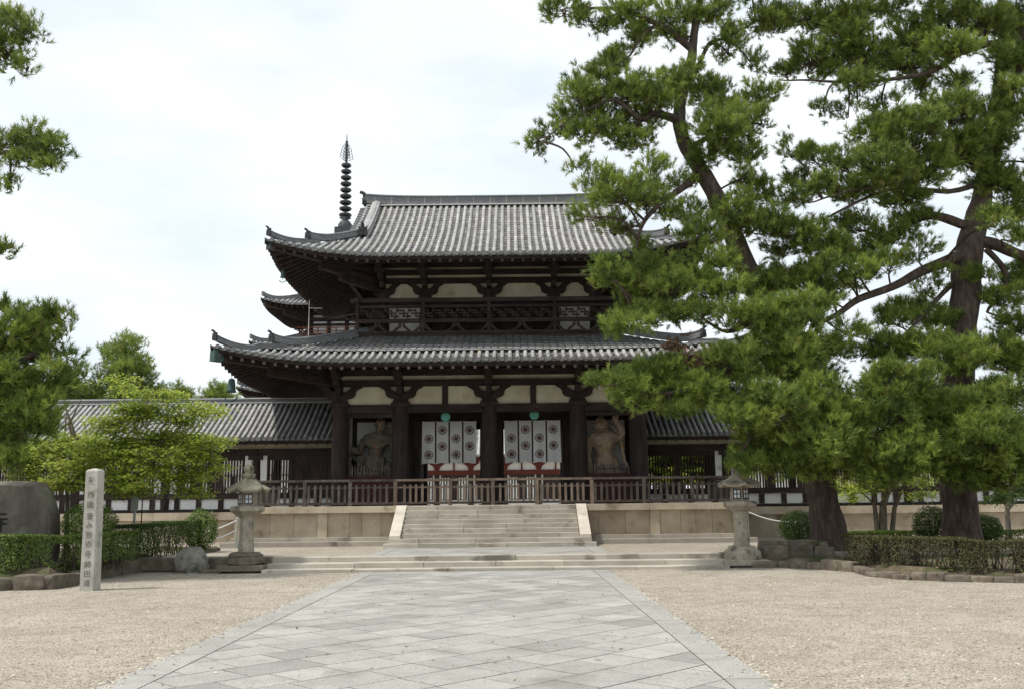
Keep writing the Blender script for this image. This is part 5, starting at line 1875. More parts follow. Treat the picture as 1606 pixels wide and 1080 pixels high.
def pine(name, label, trunk, limbs, masses, group=None, S=.175, k=26, sub=.27, dens=1.0, base_z=0.0, jitter=1.0, loose=(), thin=.95):
    """trunk [(px,py,Y,r)], limbs [[(px,py,Y,r)...]], masses (px,py,rx,ry,Y[,density]); the points are read off the photo and become
    a tree in space: each mass is a bough of shoot clusters joined by twigs to the nearest limb"""
    tp = [at(x, y, Y) for x, y, Y, r in trunk]
    tp[0].z = base_z
    root = thing(name, label, 'tree', tp[0], 0, group)
    m = MB()
    def smoothed(pts, rad, n=5, wob=.0):
        out, ro = [], []
        for i in range(len(pts) - 1):
            p0, p1, p2, p3 = pts[max(i - 1, 0)], pts[i], pts[i + 1], pts[min(i + 2, len(pts) - 1)]
            for j in range(n):
                t = j / n
                q = .5 * (2 * p1 + (p2 - p0) * t + (2 * p0 - 5 * p1 + 4 * p2 - p3) * t * t + (3 * p1 - p0 - 3 * p2 + p3) * t ** 3)
                out.append(q + noise.noise_vector(q * 1.1) * wob); ro.append(rad[i] + (rad[i + 1] - rad[i]) * t)
        out.append(pts[-1]); ro.append(rad[-1]); return out, ro
    tpts, tr = smoothed(tp, [q[3] for q in trunk], 6, .05)
    flare = [(r * (1 + .22 * max(0, 1 - i / 4) ** 2)) for i, r in enumerate(tr)]
    m.tube(tpts, flare, 16)
    o = m.build('trunk', BARK, root)
    for v in o.data.vertices:
        q = v.co + tp[0]
        v.co += Vector((noise.noise(q * 3.3), noise.noise(q * 3.3 + Vector((9, 0, 0))), 0)) * .05
    skel = list(tpts[len(tpts) // 4:])
    for lb in limbs:
        lp, lr = smoothed([at(x, y, Y) for x, y, Y, r in lb], [q[3] for q in lb], 5, .05)
        m = MB(); m.tube(lp, lr, 9); m.build('limb', BARK, root)
        skel += lp
    sk = np.array([tuple(p) for p in skel])
    tw = MB()
    Ps, As, Ss, Cs = [], [], [], []
    for ms in masses:
        px, py, rx, ry, Y = ms[:5]
        dn = ms[5] if len(ms) > 5 else 1.0
        Y = Y + RNG.uniform(-1, 1) * .7 * jitter
        c = np.array(at(px, py, Y)); a, b = rx * Y / F, ry * Y / F
        if py < 400: dn *= thin
        mtone = RNG.uniform(.78, 1.22)
        dpt = max(.45, .75 * (a + b) * .6)
        n = max(3, int(math.pi * a * b / (sub * sub * 1.55) * 2.5 * dn * dens))
        d2 = ((sk - c) ** 2).sum(1) + np.maximum(0, sk[:, 2] - c[2] - .2) ** 2 * 2
        i0 = int(np.argmin(d2)); st_ = Vector(sk[i0]); cc = Vector(c) - Vector((0, 0, b * .45))
        mid = st_.lerp(cc, .5) + Vector((0, 0, .12 * (st_ - cc).length)) + Vector(RNG.normal(size=3) * .08)
        ln = (cc - st_).length
        br, brr = smoothed([st_, mid, cc], [min(.07, .022 + .012 * ln), .03, .018], 4)
        tw.tube(br, brr, 5, cap=False)
        brp = br[len(br) // 2:]
        cnt = 0
        while cnt < n:
            q = RNG.uniform(-1, 1, 3)
            if (q ** 2).sum() > 1: continue
            cnt += 1
            pc = c + q * np.array([a, dpt, b]) * .80
            org = brp[RNG.integers(len(brp))]
            e = Vector(pc) - Vector((0, 0, .07))
            tw.tube([org, org.lerp(e, .55) + Vector((0, 0, -.03)), e], [.013, .010, .007], 4, cap=False)
            nt_ = int(RNG.integers(9, 15))
            out = unit((pc - c) / np.array([a, dpt, b]) + 1e-6)
            pos = pc + RNG.normal(size=(nt_, 3)) * np.array([sub * .52, sub * .52, sub * .34])
            ax = RNG.normal(size=(nt_, 3)) * .42 + out * .55 + np.array([0, 0, .85])
            base = pine_colours(1, 0, .45) * mtone
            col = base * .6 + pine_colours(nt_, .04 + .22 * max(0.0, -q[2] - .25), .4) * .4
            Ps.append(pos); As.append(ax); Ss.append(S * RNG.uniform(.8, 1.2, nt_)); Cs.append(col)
    for px, py, r, Y in loose:                      # dead brown bunches caught in the crown
        c = np.array(at(px, py, Y)); q = 60
        Ps.append(c + RNG.normal(size=(q, 3)) * r * Y / F * .5); As.append(RNG.normal(size=(q, 3)) - np.array([0, 0, .8])); Ss.append(np.full(q, S)); Cs.append(np.array([[.20, .12, .065]]) * RNG.uniform(.6, 1.2, (q, 1)))
    P = np.concatenate(Ps) - np.array(tp[0])
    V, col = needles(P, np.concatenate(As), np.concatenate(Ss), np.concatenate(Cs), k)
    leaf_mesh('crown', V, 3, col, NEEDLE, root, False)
    tw.build('twigs', TWIG, root)
    return root, len(P)


YA, YB = 27.5, 28.5
A_masses = [
    (885, 18, 40, 20, 27), (930, 32, 45, 18, 27), (985, 22, 50, 26, 27.3), (1012, 48, 38, 22, 27.5), (968, 88, 22, 20, 27), (998, 68, 24, 16, 27.2),
    (1060, 18, 42, 26, 27.8), (1115, 16, 48, 28, 27.8), (1142, 72, 26, 40, 28), (1182, 98, 22, 18, 28), (1205, 30, 50, 30, 28), (1060, 55, 22, 20, 27.5), (1090, 108, 24, 12, 27.3),
    (958, 102, 28, 22, 26.8), (938, 118, 34, 20, 26.6), (900, 132, 34, 14, 26.4), (905, 150, 30, 16, 26.4), (945, 150, 48, 28, 26.5), (892, 178, 28, 20, 26.2), (845, 226, 18, 22, 26), (872, 205, 22, 18, 26.1), (912, 210, 28, 24, 26.2), (935, 182, 34, 22, 26.3),
    (990, 145, 52, 32, 26.8), (1045, 135, 44, 30, 27), (1000, 190, 42, 30, 26.7), (958, 208, 36, 22, 26.5), (1000, 226, 44, 18, 26.6), (1030, 165, 40, 24, 26.8), (1060, 120, 34, 20, 27),
    (1110, 148, 55, 26, 27.6), (1190, 150, 48, 18, 27.8), (1125, 200, 62, 40, 26.6), (1172, 192, 42, 32, 27), (1110, 240, 36, 30, 26.7), (1168, 238, 38, 34, 27), (1170, 272, 24, 18, 27.4), (1130, 170, 40, 22, 26.8),
    (905, 264, 26, 9, 25.8), (935, 282, 44, 20, 25.8), (965, 305, 52, 28, 25.7), (1010, 300, 44, 28, 25.9), (1035, 325, 36, 22, 26.2), (925, 335, 30, 14, 25.6), (970, 352, 36, 16, 25.7), (1002, 386, 26, 16, 25.8), (1020, 262, 36, 16, 26.4),
    (1068, 285, 26, 20, 26.9), (1080, 330, 34, 20, 26.8), (1100, 368, 46, 32, 26.4), (1150, 330, 52, 32, 26.6), (1130, 405, 44, 20, 26.4), (1185, 300, 40, 20, 27.5), (1180, 355, 40, 25, 27.2),
    (950, 421, 28, 18, 25.2), (962, 440, 38, 20, 25.2), (1030, 418, 44, 24, 25.4), (1008, 458, 44, 30, 25.2), (1052, 450, 42, 24, 25.6), (972, 508, 30, 20, 24.8), (995, 512, 34, 13, 24.8), (1025, 495, 42, 22, 25), (1065, 495, 40, 15, 25.3), (1098, 490, 38, 18, 25.5), (1095, 440, 36, 24, 26),
    (1135, 448, 50, 28, 26), (1165, 500, 56, 30, 25.4), (1215, 500, 60, 34, 25.6), (1200, 450, 44, 26, 26.6),
    (955, 598, 26, 14, 24.4), (985, 608, 44, 24, 24.4), (1015, 590, 44, 24, 24.5), (1050, 620, 55, 30, 24.4), (1100, 612, 50, 30, 24.6), (1040, 575, 40, 18, 24.8), (1150, 560, 42, 30, 25), (1185, 560, 46, 34, 25.2), (1000, 632, 34, 12, 24.6), (1075, 648, 44, 12, 24.8),
    (1160, 618, 60, 34, 24.8), (1215, 640, 60, 44, 24.8), (1240, 565, 54, 44, 25.4), (1190, 672, 40, 30, 25), (1200, 700, 54, 34, 25), (1150, 722, 28, 18, 25.2), (1235, 730, 54, 22, 25), (1182, 728, 26, 16, 25.2), (1150, 650, 34, 22, 24.8),
    (1280, 680, 60, 50, 24.8), (1330, 662, 54, 50, 25), (1290, 622, 54, 36, 25.2), (1345, 715, 60, 34, 25.2), (1255, 520, 44, 34, 26), (1285, 575, 40, 34, 25.8), (1290, 735, 55, 16, 25.4),
    (1100, -40, 60, 40, 28), (1180, -30, 60, 40, 28), (1020, -40, 60, 30, 28), (1110, -100, 70, 45, 28),
]
A_limbs = [
    [(1086, 80, YA, .13), (1040, 42, 27.3, .09), (985, 18, 27, .06), (930, 12, 27, .035), (880, 16, 27, .02)],
    [(1080, 62, YA, .10), (1030, 40, 27.3, .07), (1005, 62, 27, .05), (985, 90, 27, .03), (958, 104, 26.8, .02)],
    [(1066, 190, YA, .16), (1030, 178, 27, .11), (1005, 188, 26.8, .09), (965, 158, 26.5, .06), (930, 168, 26.4, .045), (880, 198, 26.2, .03), (850, 222, 26, .015)],
    [(1088, 120, YA, .08), (1110, 72, 27.8, .06), (1140, 58, 28, .045), (1185, 32, 28, .03)],
    [(1098, 275, YA, .13), (1062, 300, 27, .10), (1030, 325, 26.5, .08), (1008, 352, 26, .06), (998, 390, 25.8, .03)],
    [(1075, 235, YA, .10), (1110, 215, 27, .07), (1160, 195, 27, .05), (1195, 195, 27.2, .03)],
    [(1160, 414, YA, .15), (1120, 414, 26.8, .12), (1100, 428, 26.4, .10), (1068, 462, 25.8, .07), (1030, 478, 25.2, .05), (985, 505, 24.9, .025)],
    [(1120, 335, YA, .10), (1100, 360, 26.8, .07), (1090, 400, 26.3, .05), (1035, 425, 25.6, .03)],
    [(1240, 580, YA, .17), (1185, 585, 26, .13), (1120, 598, 25, .09), (1050, 615, 24.6, .06), (965, 608, 24.4, .025)],
    [(1246, 600, YA, .14), (1220, 630, 26, .11), (1190, 665, 25.3, .07), (1160, 715, 25.1, .03)],
    [(1250, 630, YA, .14), (1285, 640, 26, .11), (1320, 660, 25.4, .07), (1350, 705, 25.2, .03)],
    [(1205, 500, YA, .12), (1180, 505, 26.4, .08), (1140, 520, 25.6, .05), (1100, 498, 25.4, .03)],
    [(1215, 520, YA, .11), (1235, 525, 26.5, .08), (1265, 540, 26, .05), (1290, 600, 25.4, .03)],
]
A_trunk = [(1306, 868, YA, .58), (1294, 800, YA, .46), (1281, 740, YA, .41), (1258, 640, YA, .37), (1235, 570, YA, .36), (1205, 490, YA, .33), (1175, 430, YA, .33), (1150, 370, YA, .30), (1112, 290, YA, .26), (1072, 220, YA, .22), (1066, 165, YA, .19), (1082, 100, YA, .16), (1090, 45, YA, .13), (1105, -40, YA, .09), (1112, -130, YA, .04)]
ra_, na = pine('pine_tree', 'old pine with a trunk leaning left across the gate, behind the clean lantern', A_trunk, A_limbs, A_masses, base_z=.28, thin=.76, loose=((1095, 575, 26, 25.2), (1060, 545, 16, 25.2), (1330, 730, 20, 25.4)))

B_masses = [
    (1235, 28, 44, 22, 28), (1290, 30, 52, 30, 28), (1330, 58, 50, 34, 28), (1272, 88, 44, 30, 28), (1232, 112, 34, 13, 28), (1362, 92, 62, 28, 27.5), (1425, 62, 62, 44, 27.6), (1480, 22, 52, 26, 28), (1540, 32, 62, 36, 28), (1500, 72, 56, 30, 27.4), (1580, 92, 38, 34, 28), (1420, 102, 62, 20, 27.4), (1300, 112, 50, 14, 27.8), (1590, 30, 40, 40, 28), (1400, 15, 30, 14, 28), (1350, 20, 44, 18, 28),
    (1345, 152, 26, 16, 28, .5), (1385, 166, 34, 16, 28, .5), (1440, 142, 44, 22, 28, .5), (1500, 122, 50, 22, 28.4, .55), (1330, 180, 26, 12, 28, .4),
    (1236, 232, 14, 22, 28, .7), (1272, 242, 34, 18, 27.6), (1258, 282, 28, 18, 27.6), (1320, 250, 36, 22, 27.4), (1370, 212, 52, 32, 27), (1430, 200, 60, 40, 26.8), (1490, 172, 52, 34, 27.2), (1390, 262, 62, 42, 26.6), (1450, 262, 62, 42, 26.6), (1510, 230, 62, 50, 27), (1560, 200, 52, 52, 27.4), (1592, 150, 34, 44, 28), (1335, 300, 50, 22, 27), (1240, 312, 44, 13, 27), (1420, 312, 52, 20, 27), (1560, 282, 44, 40, 27.6), (1592, 320, 26, 50, 28), (1290, 290, 36, 16, 27.2),
    (1262, 365, 52, 22, 27), (1300, 392, 52, 24, 27), (1230, 385, 34, 22, 27), (1340, 352, 40, 18, 27.5), (1388, 375, 50, 22, 28), (1445, 388, 34, 14, 28.2, .7), (1360, 410, 40, 18, 28, .7),
    (1235, 440, 52, 26, 26.6), (1290, 432, 50, 32, 26.8), (1265, 480, 50, 24, 26.4), (1330, 440, 26, 18, 27.5, .6),
    (1562, 345, 24, 22, 26.5), (1590, 375, 28, 16, 27.5, .7), (1592, 440, 24, 24, 28), (1572, 468, 34, 22, 28), (1590, 510, 30, 24, 28),
    (1430, 488, 44, 22, 28.6), (1398, 500, 34, 18, 28.6, .8), (1452, 455, 32, 13, 28.6, .6), (1470, 500, 40, 20, 28.8),
    (1400, 545, 54, 26, 27.6), (1450, 540, 54, 28, 27.4), (1500, 560, 62, 34, 26.8), (1560, 552, 56, 32, 27), (1600, 565, 40, 34, 27.4), (1350, 555, 40, 16, 28, .6),
    (1400, 602, 54, 42, 25.8), (1388, 660, 62, 50, 25.4), (1450, 652, 62, 42, 25.4), (1510, 640, 72, 42, 25.6), (1420, 718, 72, 32, 25.4), (1480, 700, 62, 42, 25.2), (1552, 690, 62, 50, 25.4), (1592, 720, 44, 44, 25.6), (1500, 745, 62, 20, 25.6), (1562, 752, 54, 20, 25.8), (1380, 748, 54, 14, 25.6), (1440, 600, 50, 34, 26), (1560, 620, 46, 30, 26.2),
    (1300, 462, 36, 20, 26.9), (1345, 425, 38, 16, 27.2), (1398, 410, 38, 16, 27.6), (1325, 398, 40, 18, 27.2), (1290, 170, 30, 13, 27.8, .6), (1400, 190, 44, 15, 27.4, .8), (1350, 130, 50, 16, 27.8), (1215, 350, 36, 24, 27.2), (1430, 350, 44, 16, 27.8), (1470, 430, 26, 12, 28.2, .7), (1545, 430, 30, 16, 28, .7), (1330, 520, 34, 16, 26.8, .8), (1290, 545, 36, 22, 26.4),
    (1650, 100, 70, 60, 28), (1660, 250, 60, 70, 28), (1650, 420, 60, 60, 28), (1660, 600, 60, 70, 27), (1650, 720, 60, 50, 26), (1560, -50, 90, 50, 28), (1440, -40, 80, 40, 28), (1300, -50, 80, 40, 28), (1640, -60, 70, 60, 28), (1560, -140, 90, 60, 28.5),
]
B_limbs = [
    [(1512, 398, YB, .20), (1470, 415, 28, .17), (1437, 430, 27.8, .15), (1396, 452, 27.6, .12), (1348, 470, 27.3, .11), (1312, 492, 27, .08), (1270, 515, 26.6, .04)],
    [(1524, 358, YB, .15), (1490, 345, 28.2, .15), (1455, 340, 28, .12), (1420, 352, 28, .08), (1385, 372, 28, .04)],
    [(1530, 380, YB, .20), (1560, 385, 28.2, .19), (1606, 402, 28, .16), (1680, 420, 27.8, .08)],
    [(1552, 270, YB, .15), (1580, 160, 28.3, .13), (1606, 70, 28.2, .12), (1560, 68, 28, .11), (1510, 82, 27.8, .10), (1460, 112, 27.6, .08), (1390, 126, 27.6, .06), (1310, 127, 27.8, .045), (1225, 126, 28, .02)],
    [(1390, 126, 27.6, .05), (1350, 105, 27.8, .05), (1325, 70, 28, .045), (1335, 30, 28, .03)],
    [(1550, 262, YB, .12), (1500, 250, 27.8, .10), (1440, 270, 27.2, .08), (1390, 290, 27, .06), (1330, 300, 27, .04), (1270, 318, 27, .02)],
    [(1548, 280, YB, .10), (1490, 300, 27.8, .08), (1400, 296, 27.4, .06), (1320, 330, 27.2, .04), (1270, 360, 27, .02)],
    [(1508, 430, YB, .10), (1480, 460, 28.4, .08), (1440, 500, 28, .06), (1400, 545, 27.7, .04)],
    [(1545, 392, 28.3, .10), (1572, 420, 28.2, .09), (1576, 450, 28.2, .08), (1548, 490, 28.2, .04)],
    [(1500, 600, YB, .16), (1470, 615, 27, .12), (1430, 640, 26, .09), (1395, 690, 25.5, .05)],
    [(1500, 610, YB, .16), (1530, 630, 27, .12), (1560, 660, 26, .09), (1590, 710, 25.6, .05)],
    [(1502, 560, YB, .12), (1460, 545, 28, .09), (1410, 545, 27.6, .05)],
    [(1503, 640, YB, .12), (1490, 670, 27, .09), (1460, 710, 25.8, .05)],
    [(1600, 60, 28.2, .10), (1630, 0, 28.3, .08), (1640, -60, 28.4, .05)],
]
B_trunk = [(1510, 862, YB, .58), (1507, 800, YB, .51), (1502, 740, YB, .49), (1500, 640, YB, .46), (1506, 540, YB, .45), (1514, 450, YB, .44), (1522, 380, YB, .42), (1540, 310, YB, .30), (1556, 240, YB, .24), (1566, 150, YB, .18), (1570, 60, YB, .13), (1566, -60, YB, .08), (1560, -170, YB, .03)]
rb_, nb_ = pine('pine_tree', 'thick upright pine with wide spreading limbs at the right edge', B_trunk, B_limbs, B_masses, base_z=.28)

L_masses = [(20, 520, 38, 36, 23), (62, 512, 28, 22, 23), (84, 492, 16, 16, 23), (100, 500, 12, 8, 23), (97, 528, 18, 12, 23), (42, 560, 46, 34, 22.8), (95, 556, 22, 9, 23), (92, 575, 18, 9, 22.8), (30, 610, 46, 36, 22.6), (62, 640, 36, 30, 22.6), (30, 680, 46, 30, 22.4), (18, 722, 30, 24, 22.4), (-20, 560, 40, 60, 23), (-20, 660, 40, 60, 22.6), (15, 490, 24, 16, 23), (78, 600, 34, 20, 22.8), (40, 655, 46, 30, 22.4), (75, 665, 22, 20, 22.6), (0, 590, 40, 40, 22.6),
            (18, 34, 24, 20, 22.5), (48, 46, 24, 20, 22.5), (20, 72, 18, 20, 22.5), (42, 108, 12, 13, 22.5), (12, 100, 16, 12, 22.5), (20, 222, 32, 18, 22), (66, 214, 28, 13, 22), (90, 228, 16, 10, 22), (62, 246, 40, 18, 22), (15, 292, 14, 7, 22), (82, 262, 20, 10, 22), (30, 250, 34, 14, 22), (2, 390, 9, 4, 22), (-30, 60, 40, 50, 22.5), (-40, 230, 40, 40, 22), (-50, 390, 40, 30, 22.3), (-60, 140, 40, 40, 22.3), (-90, 480, 50, 60, 23)]
L_limbs = [[(-150, 330, 23, .16), (-80, 280, 22.5, .10), (-10, 245, 22, .06), (50, 235, 22, .03), (90, 235, 22, .015)], [(-150, 150, 23, .12), (-70, 95, 22.6, .08), (0, 68, 22.5, .05), (40, 40, 22.5, .02)], [(0, 68, 22.5, .03), (22, 95, 22.5, .025), (44, 112, 22.5, .015)],
           [(-150, 640, 23, .2), (-60, 600, 22.8, .13), (10, 580, 22.7, .09), (70, 540, 22.9, .04), (84, 495, 23, .02)], [(-150, 700, 23, .16), (-60, 680, 22.6, .11), (20, 660, 22.4, .06), (65, 640, 22.5, .03)], [(-150, 430, 23, .1), (-80, 405, 22.4, .07), (-10, 392, 22, .03)], [(-80, 610, 22.8, .1), (-20, 540, 23, .07), (20, 510, 23, .04)]]
L_trunk = [(-170, 930, 23, .5), (-165, 800, 23, .42), (-155, 640, 23, .36), (-150, 430, 23, .3), (-150, 200, 23, .22), (-140, 30, 23, .14), (-130, -120, 23, .05)]
pine('pine_tree', 'dark pine whose boughs reach in from beyond the left edge', L_trunk, L_limbs, L_masses, base_z=.2, jitter=.5)


def back_pine(label, x, y, top, w, Y, n, seed, S=.34, group=None):
    """a pine beyond the corridor: straight trunk, whorled boughs that shorten towards the top"""
    r_ = random.Random(seed)
    ms, lb = [], []
    for i in range(n):
        k = (i + .5) / n
        yy = top + (y - top) * k
        ww = w * (.12 + .95 * k ** .8) * r_.uniform(.75, 1.15)
        for s in (-1, 1):
            ms.append((x + s * ww * .55, yy + r_.uniform(-5, 5) + 3, ww * .5 + 3, 8 + 6 * k, Y + r_.uniform(-2, 2)))
            lb.append([(x, yy + 8, Y, .10), (x + s * ww * .8, yy - 3, Y, .03)])
        ms.append((x + r_.uniform(-4, 4), yy, ww * .4 + 4, 9, Y - 2))
    return pine('pine_tree', label, [(x, 800, Y, .4), (x, (top + y) / 2, Y, .2), (x, top + 2, Y, .04)], lb, ms, None, S, 18, .55, .9, TZ, 1.0)


back_pine('far conical pine standing beyond the left corridor roof', 196, 650, 528, 78, 56, 9, 1)
back_pine('far low pine tip showing just left of the hanging bell', 344, 650, 607, 46, 62, 4, 2)
back_pine('small far pine tip peeping over the corridor between two pines', 284, 650, 610, 22, 64, 4, 3)
back_pine('far dark pine half hidden behind the left edge pine', 112, 650, 575, 52, 54, 6, 4)


# ------------------------------------------------------------------ broad leaves
def leaves(P, Nrm, S, col, asp=.55):
    """kite shaped leaves lying across Nrm"""
    n = len(P)
    A, U, W_ = frames(Nrm)
    ph = RNG.uniform(0, 2 * np.pi, n)[:, None]
    d = U * np.cos(ph) + W_ * np.sin(ph); s = np.cross(A, d)
    S = S[:, None]
    V = np.stack([P - d * S * .5, P + s * S * asp * .5 + A * S * .08, P + d * S * .5, P - s * S * asp * .5 + A * S * .08], 1).reshape(-1, 3)
    return V, col


def mixcol(n, a, b, c, pc=.2):
    t = RNG.uniform(0, 1, (n, 1)); r = np.array(a) * (1 - t) + np.array(b) * t
    return np.where(RNG.uniform(0, 1, (n, 1)) < pc, np.array(c) * RNG.uniform(.8, 1.1, (n, 1)), r)


def maple(label, trunks, limbs, masses, cols, base_z, S=.105, dens=1.0, name='maple_tree'):
    p0 = at(*trunks[0][0][:3]); p0.z = base_z
    root = thing(name, label, 'tree', p0)
    skel = []
    for nm, group_ in (('trunk', trunks), ('limb', limbs)):
        for lb in group_:
            pts = [at(x, y, Y) for x, y, Y, r in lb]
            if nm == 'trunk': pts[0].z = base_z - .05
            m = MB(); m.tube(pts, [q[3] for q in lb], 8); m.build(nm, MBARK, root); 
            for a, b in zip(pts, pts[1:]): skel += [a.lerp(b, i / 5) for i in range(6)]
    sk = np.array([tuple(p) for p in skel])
    tw = MB(); Ps, Ns, Cs = [], [], []
    for ms in masses:
        px, py, rx, ry, Y = ms[:5]; dn = ms[5] if len(ms) > 5 else 1.0
        Y += RNG.uniform(-.9, .9)
        c = np.array(at(px, py, Y)); a, b = rx * Y / F, ry * Y / F; dp = max(.4, a * .8)
        i0 = int(np.argmin(((sk - c) ** 2).sum(1))); st_ = Vector(sk[i0])
        tw.tube([st_, st_.lerp(Vector(c), .5) + Vector((0, 0, .05)), Vector(c)], [.018, .012, .008], 5, cap=False)
        n = max(5, int(a * b * 3.14 / .05 * 6.5 * dn * dens))
        for _ in range(n):                         # flat sprays of leaves along a twig
            q = RNG.uniform(-1, 1, 3)
            pc = c + q * np.array([a, dp, b]) * .9
            tw.tube([Vector(c), Vector(pc)], [.007, .004], 4, cap=False)
            k = int(RNG.integers(14, 24))
            d = unit(np.array([q[0], q[1], 0]) + RNG.normal(size=3) * .25)
            t = RNG.uniform(-.4, .5, (k, 1))
            pos = pc + d * t * .5 + RNG.normal(size=(k, 3)) * np.array([.12, .12, .035]) - np.array([0, 0, .10]) * (t + .4) ** 2
            Ps.append(pos); Ns.append(RNG.normal(size=(k, 3)) * .38 + np.array([0, -.25, 1])); Cs.append(mixcol(k, *cols) * RNG.uniform(.8, 1.15))
    P = np.concatenate(Ps) - np.array(p0); N_ = np.concatenate(Ns)
    V, col = leaves(P, N_, S * RNG.uniform(.7, 1.25, len(P)), np.concatenate(Cs), .6)
    leaf_mesh('crown', V, 4, col, LEAF, root, True)
    tw.build('twigs', MBARK, root)
    return root


MC = ((.19, .27, .04), (.36, .46, .06), (.50, .53, .09), .3)
YM = 26.5
maple('bright green young maple spreading in front of the left corridor, behind the pillar',
      [[(138, 850, YM, .10), (136, 770, YM, .085), (128, 720, YM, .07), (112, 665, YM, .045), (100, 630, YM, .02)], [(142, 850, YM, .08), (138, 745, YM, .06), (118, 705, 26.3, .05), (108, 665, 26.3, .03), (128, 625, 26.3, .012)], [(106, 850, 26.8, .07), (106, 780, 26.8, .06), (100, 700, 26.8, .04), (104, 650, 26.8, .015)]],
      [[(136, 760, YM, .05), (165, 705, 26.2, .04), (190, 665, 26, .03), (196, 625, 26, .012)], [(150, 730, YM, .04), (200, 720, 26, .03), (260, 690, 25.8, .018), (300, 655, 25.8, .008)], [(138, 770, YM, .04), (180, 755, 26, .03), (250, 735, 25.6, .02), (335, 728, 25.4, .008)], [(128, 725, YM, .03), (80, 720, 26, .02), (35, 712, 26, .01)]],
      [(250, 620, 36, 10, 26), (305, 640, 40, 10, 26), (290, 660, 36, 9, 26), (190, 596, 20, 9, 26, .8), (205, 612, 18, 8, 26, .7), (240, 645, 40, 13, 26), (180, 665, 44, 14, 26.2), (240, 690, 56, 16, 25.8), (300, 690, 42, 13, 25.8), (330, 692, 34, 8, 25.6), (330, 732, 28, 9, 25.4), (195, 705, 56, 18, 26), (130, 690, 34, 13, 26.2), (85, 700, 44, 15, 26.2), (55, 728, 44, 16, 26), (25, 712, 30, 12, 26), (120, 735, 44, 16, 26), (230, 735, 60, 15, 25.6), (195, 757, 44, 12, 25.6), (290, 750, 40, 8, 25.5), (290, 770, 34, 8, 25.4), (100, 758, 44, 11, 26), (255, 715, 50, 12, 25.7), (150, 700, 44, 14, 26), (205, 770, 30, 8, 25.6), (60, 755, 30, 8, 26.2), (320, 712, 30, 8, 25.5), (200, 640, 30, 10, 26)],
      MC, .14)
maple('small maple with forked pale trunks between the two big pines',
      [[(1383, 822, 33, .16), (1385, 790, 33, .13), (1395, 765, 33, .09), (1420, 742, 33, .05)], [(1376, 822, 33, .10), (1372, 795, 33, .08), (1370, 775, 33, .06)], [(1395, 824, 33, .10), (1403, 795, 33, .08), (1416, 765, 33, .05), (1425, 735, 33, .03)]],
      [[(1385, 785, 33, .06), (1383, 740, 33, .05), (1380, 700, 33, .03)], [(1372, 790, 33, .04), (1345, 765, 33, .02)]],
      [(1350, 765, 34, 9, 32.5, .7), (1330, 755, 24, 7, 32.5, .7), (1385, 745, 34, 10, 33), (1430, 752, 34, 9, 32.8, .8), (1370, 735, 34, 12, 33), (1420, 725, 34, 12, 33), (1445, 775, 24, 7, 32.5, .7), (1340, 780, 16, 5, 32.5, .6)], MC, .3)
maple('slim dark stemmed young tree at the far right before the corridor',
      [[(1581, 832, 32, .10), (1580, 800, 32, .08), (1584, 775, 32, .06), (1592, 740, 32, .03)]], [[(1581, 800, 32, .04), (1600, 775, 32, .02)], [(1581, 790, 32, .03), (1560, 765, 32, .015)]],
      [(1570, 780, 24, 8, 32, .8), (1600, 770, 24, 10, 32), (1560, 640, 40, 16, 32), (1585, 660, 40, 18, 32), (1560, 700, 40, 16, 32), (1590, 690, 30, 14, 32), (1600, 620, 30, 12, 32)], ((.05, .10, .02), (.12, .20, .03), (.2, .27, .04), .2), .3)
for x, t, w, lb in ((1055, 690, 60, 'yellow green tree in the court seen through the right lattice, nearer the gate'), (1110, 680, 60, 'yellow green tree in the court seen through the right lattice, farther from the gate')):
    maple(lb, [[(x, 800, 62, .3), (x + 4, 750, 62, .2), (x, t, 62, .08)]], [[(x, 755, 62, .1), (x - w * .6, t + 20, 62, .03)], [(x, 750, 62, .1), (x + w * .6, t + 15, 62, .03)]],
          [(x - 30, 725, 34, 16, 62), (x + 25, 722, 34, 16, 62), (x, 700, 40, 16, 62), (x - 15, 745, 40, 12, 62), (x + 20, 745, 40, 12, 62)], ((.12, .18, .02), (.24, .30, .03), (.34, .36, .05), .3), TZ, .22, .4, 'court_tree')


def bush(label, px, py, rx, ry, Y, cols, base, S=.055, n=5200):
    c = at(px, py, Y); a, b = rx * Y / F, ry * Y / F
    root = thing('clipped_bush', label, 'bush', (c.x, c.y, base))
    q = unit(RNG.normal(size=(n, 3))) * (RNG.uniform(.35, 1, (n, 1)) ** .4)
    bump = np.array([1 + .13 * noise.noise(Vector(v) * 2.3 + Vector((px, py, 0))) + .05 * noise.noise(Vector(v) * 6 + Vector((px, 0, 0))) for v in q])[:, None]
    P = np.array([0, 0, c.z - base]) + q * bump * np.array([a, a * .9, b])
    keep = P[:, 2] > .02
    V, col = leaves(P[keep], q[keep] + RNG.normal(size=(int(keep.sum()), 3)) * .5 + np.array([0, 0, .3]), S * RNG.uniform(.7, 1.3, int(keep.sum())), mixcol(int(keep.sum()), *cols))
    leaf_mesh('foliage', V, 4, col, HEDGELEAF, root, True)
    m = MB()
    for i in range(9):
        d = Vector(RNG.normal(size=3)); d.z = abs(d.z) + .5; d.normalize()
        m.tube([(c.x, c.y, base - .05), (c.x + d.x * a * .4, c.y + d.y * a * .4, c.z), (c.x + d.x * a * .75, c.y + d.y * a * .75, c.z + d.z * b * .6)], [.022, .015, .006], 5)
    m.build('stems', TWIG, root)


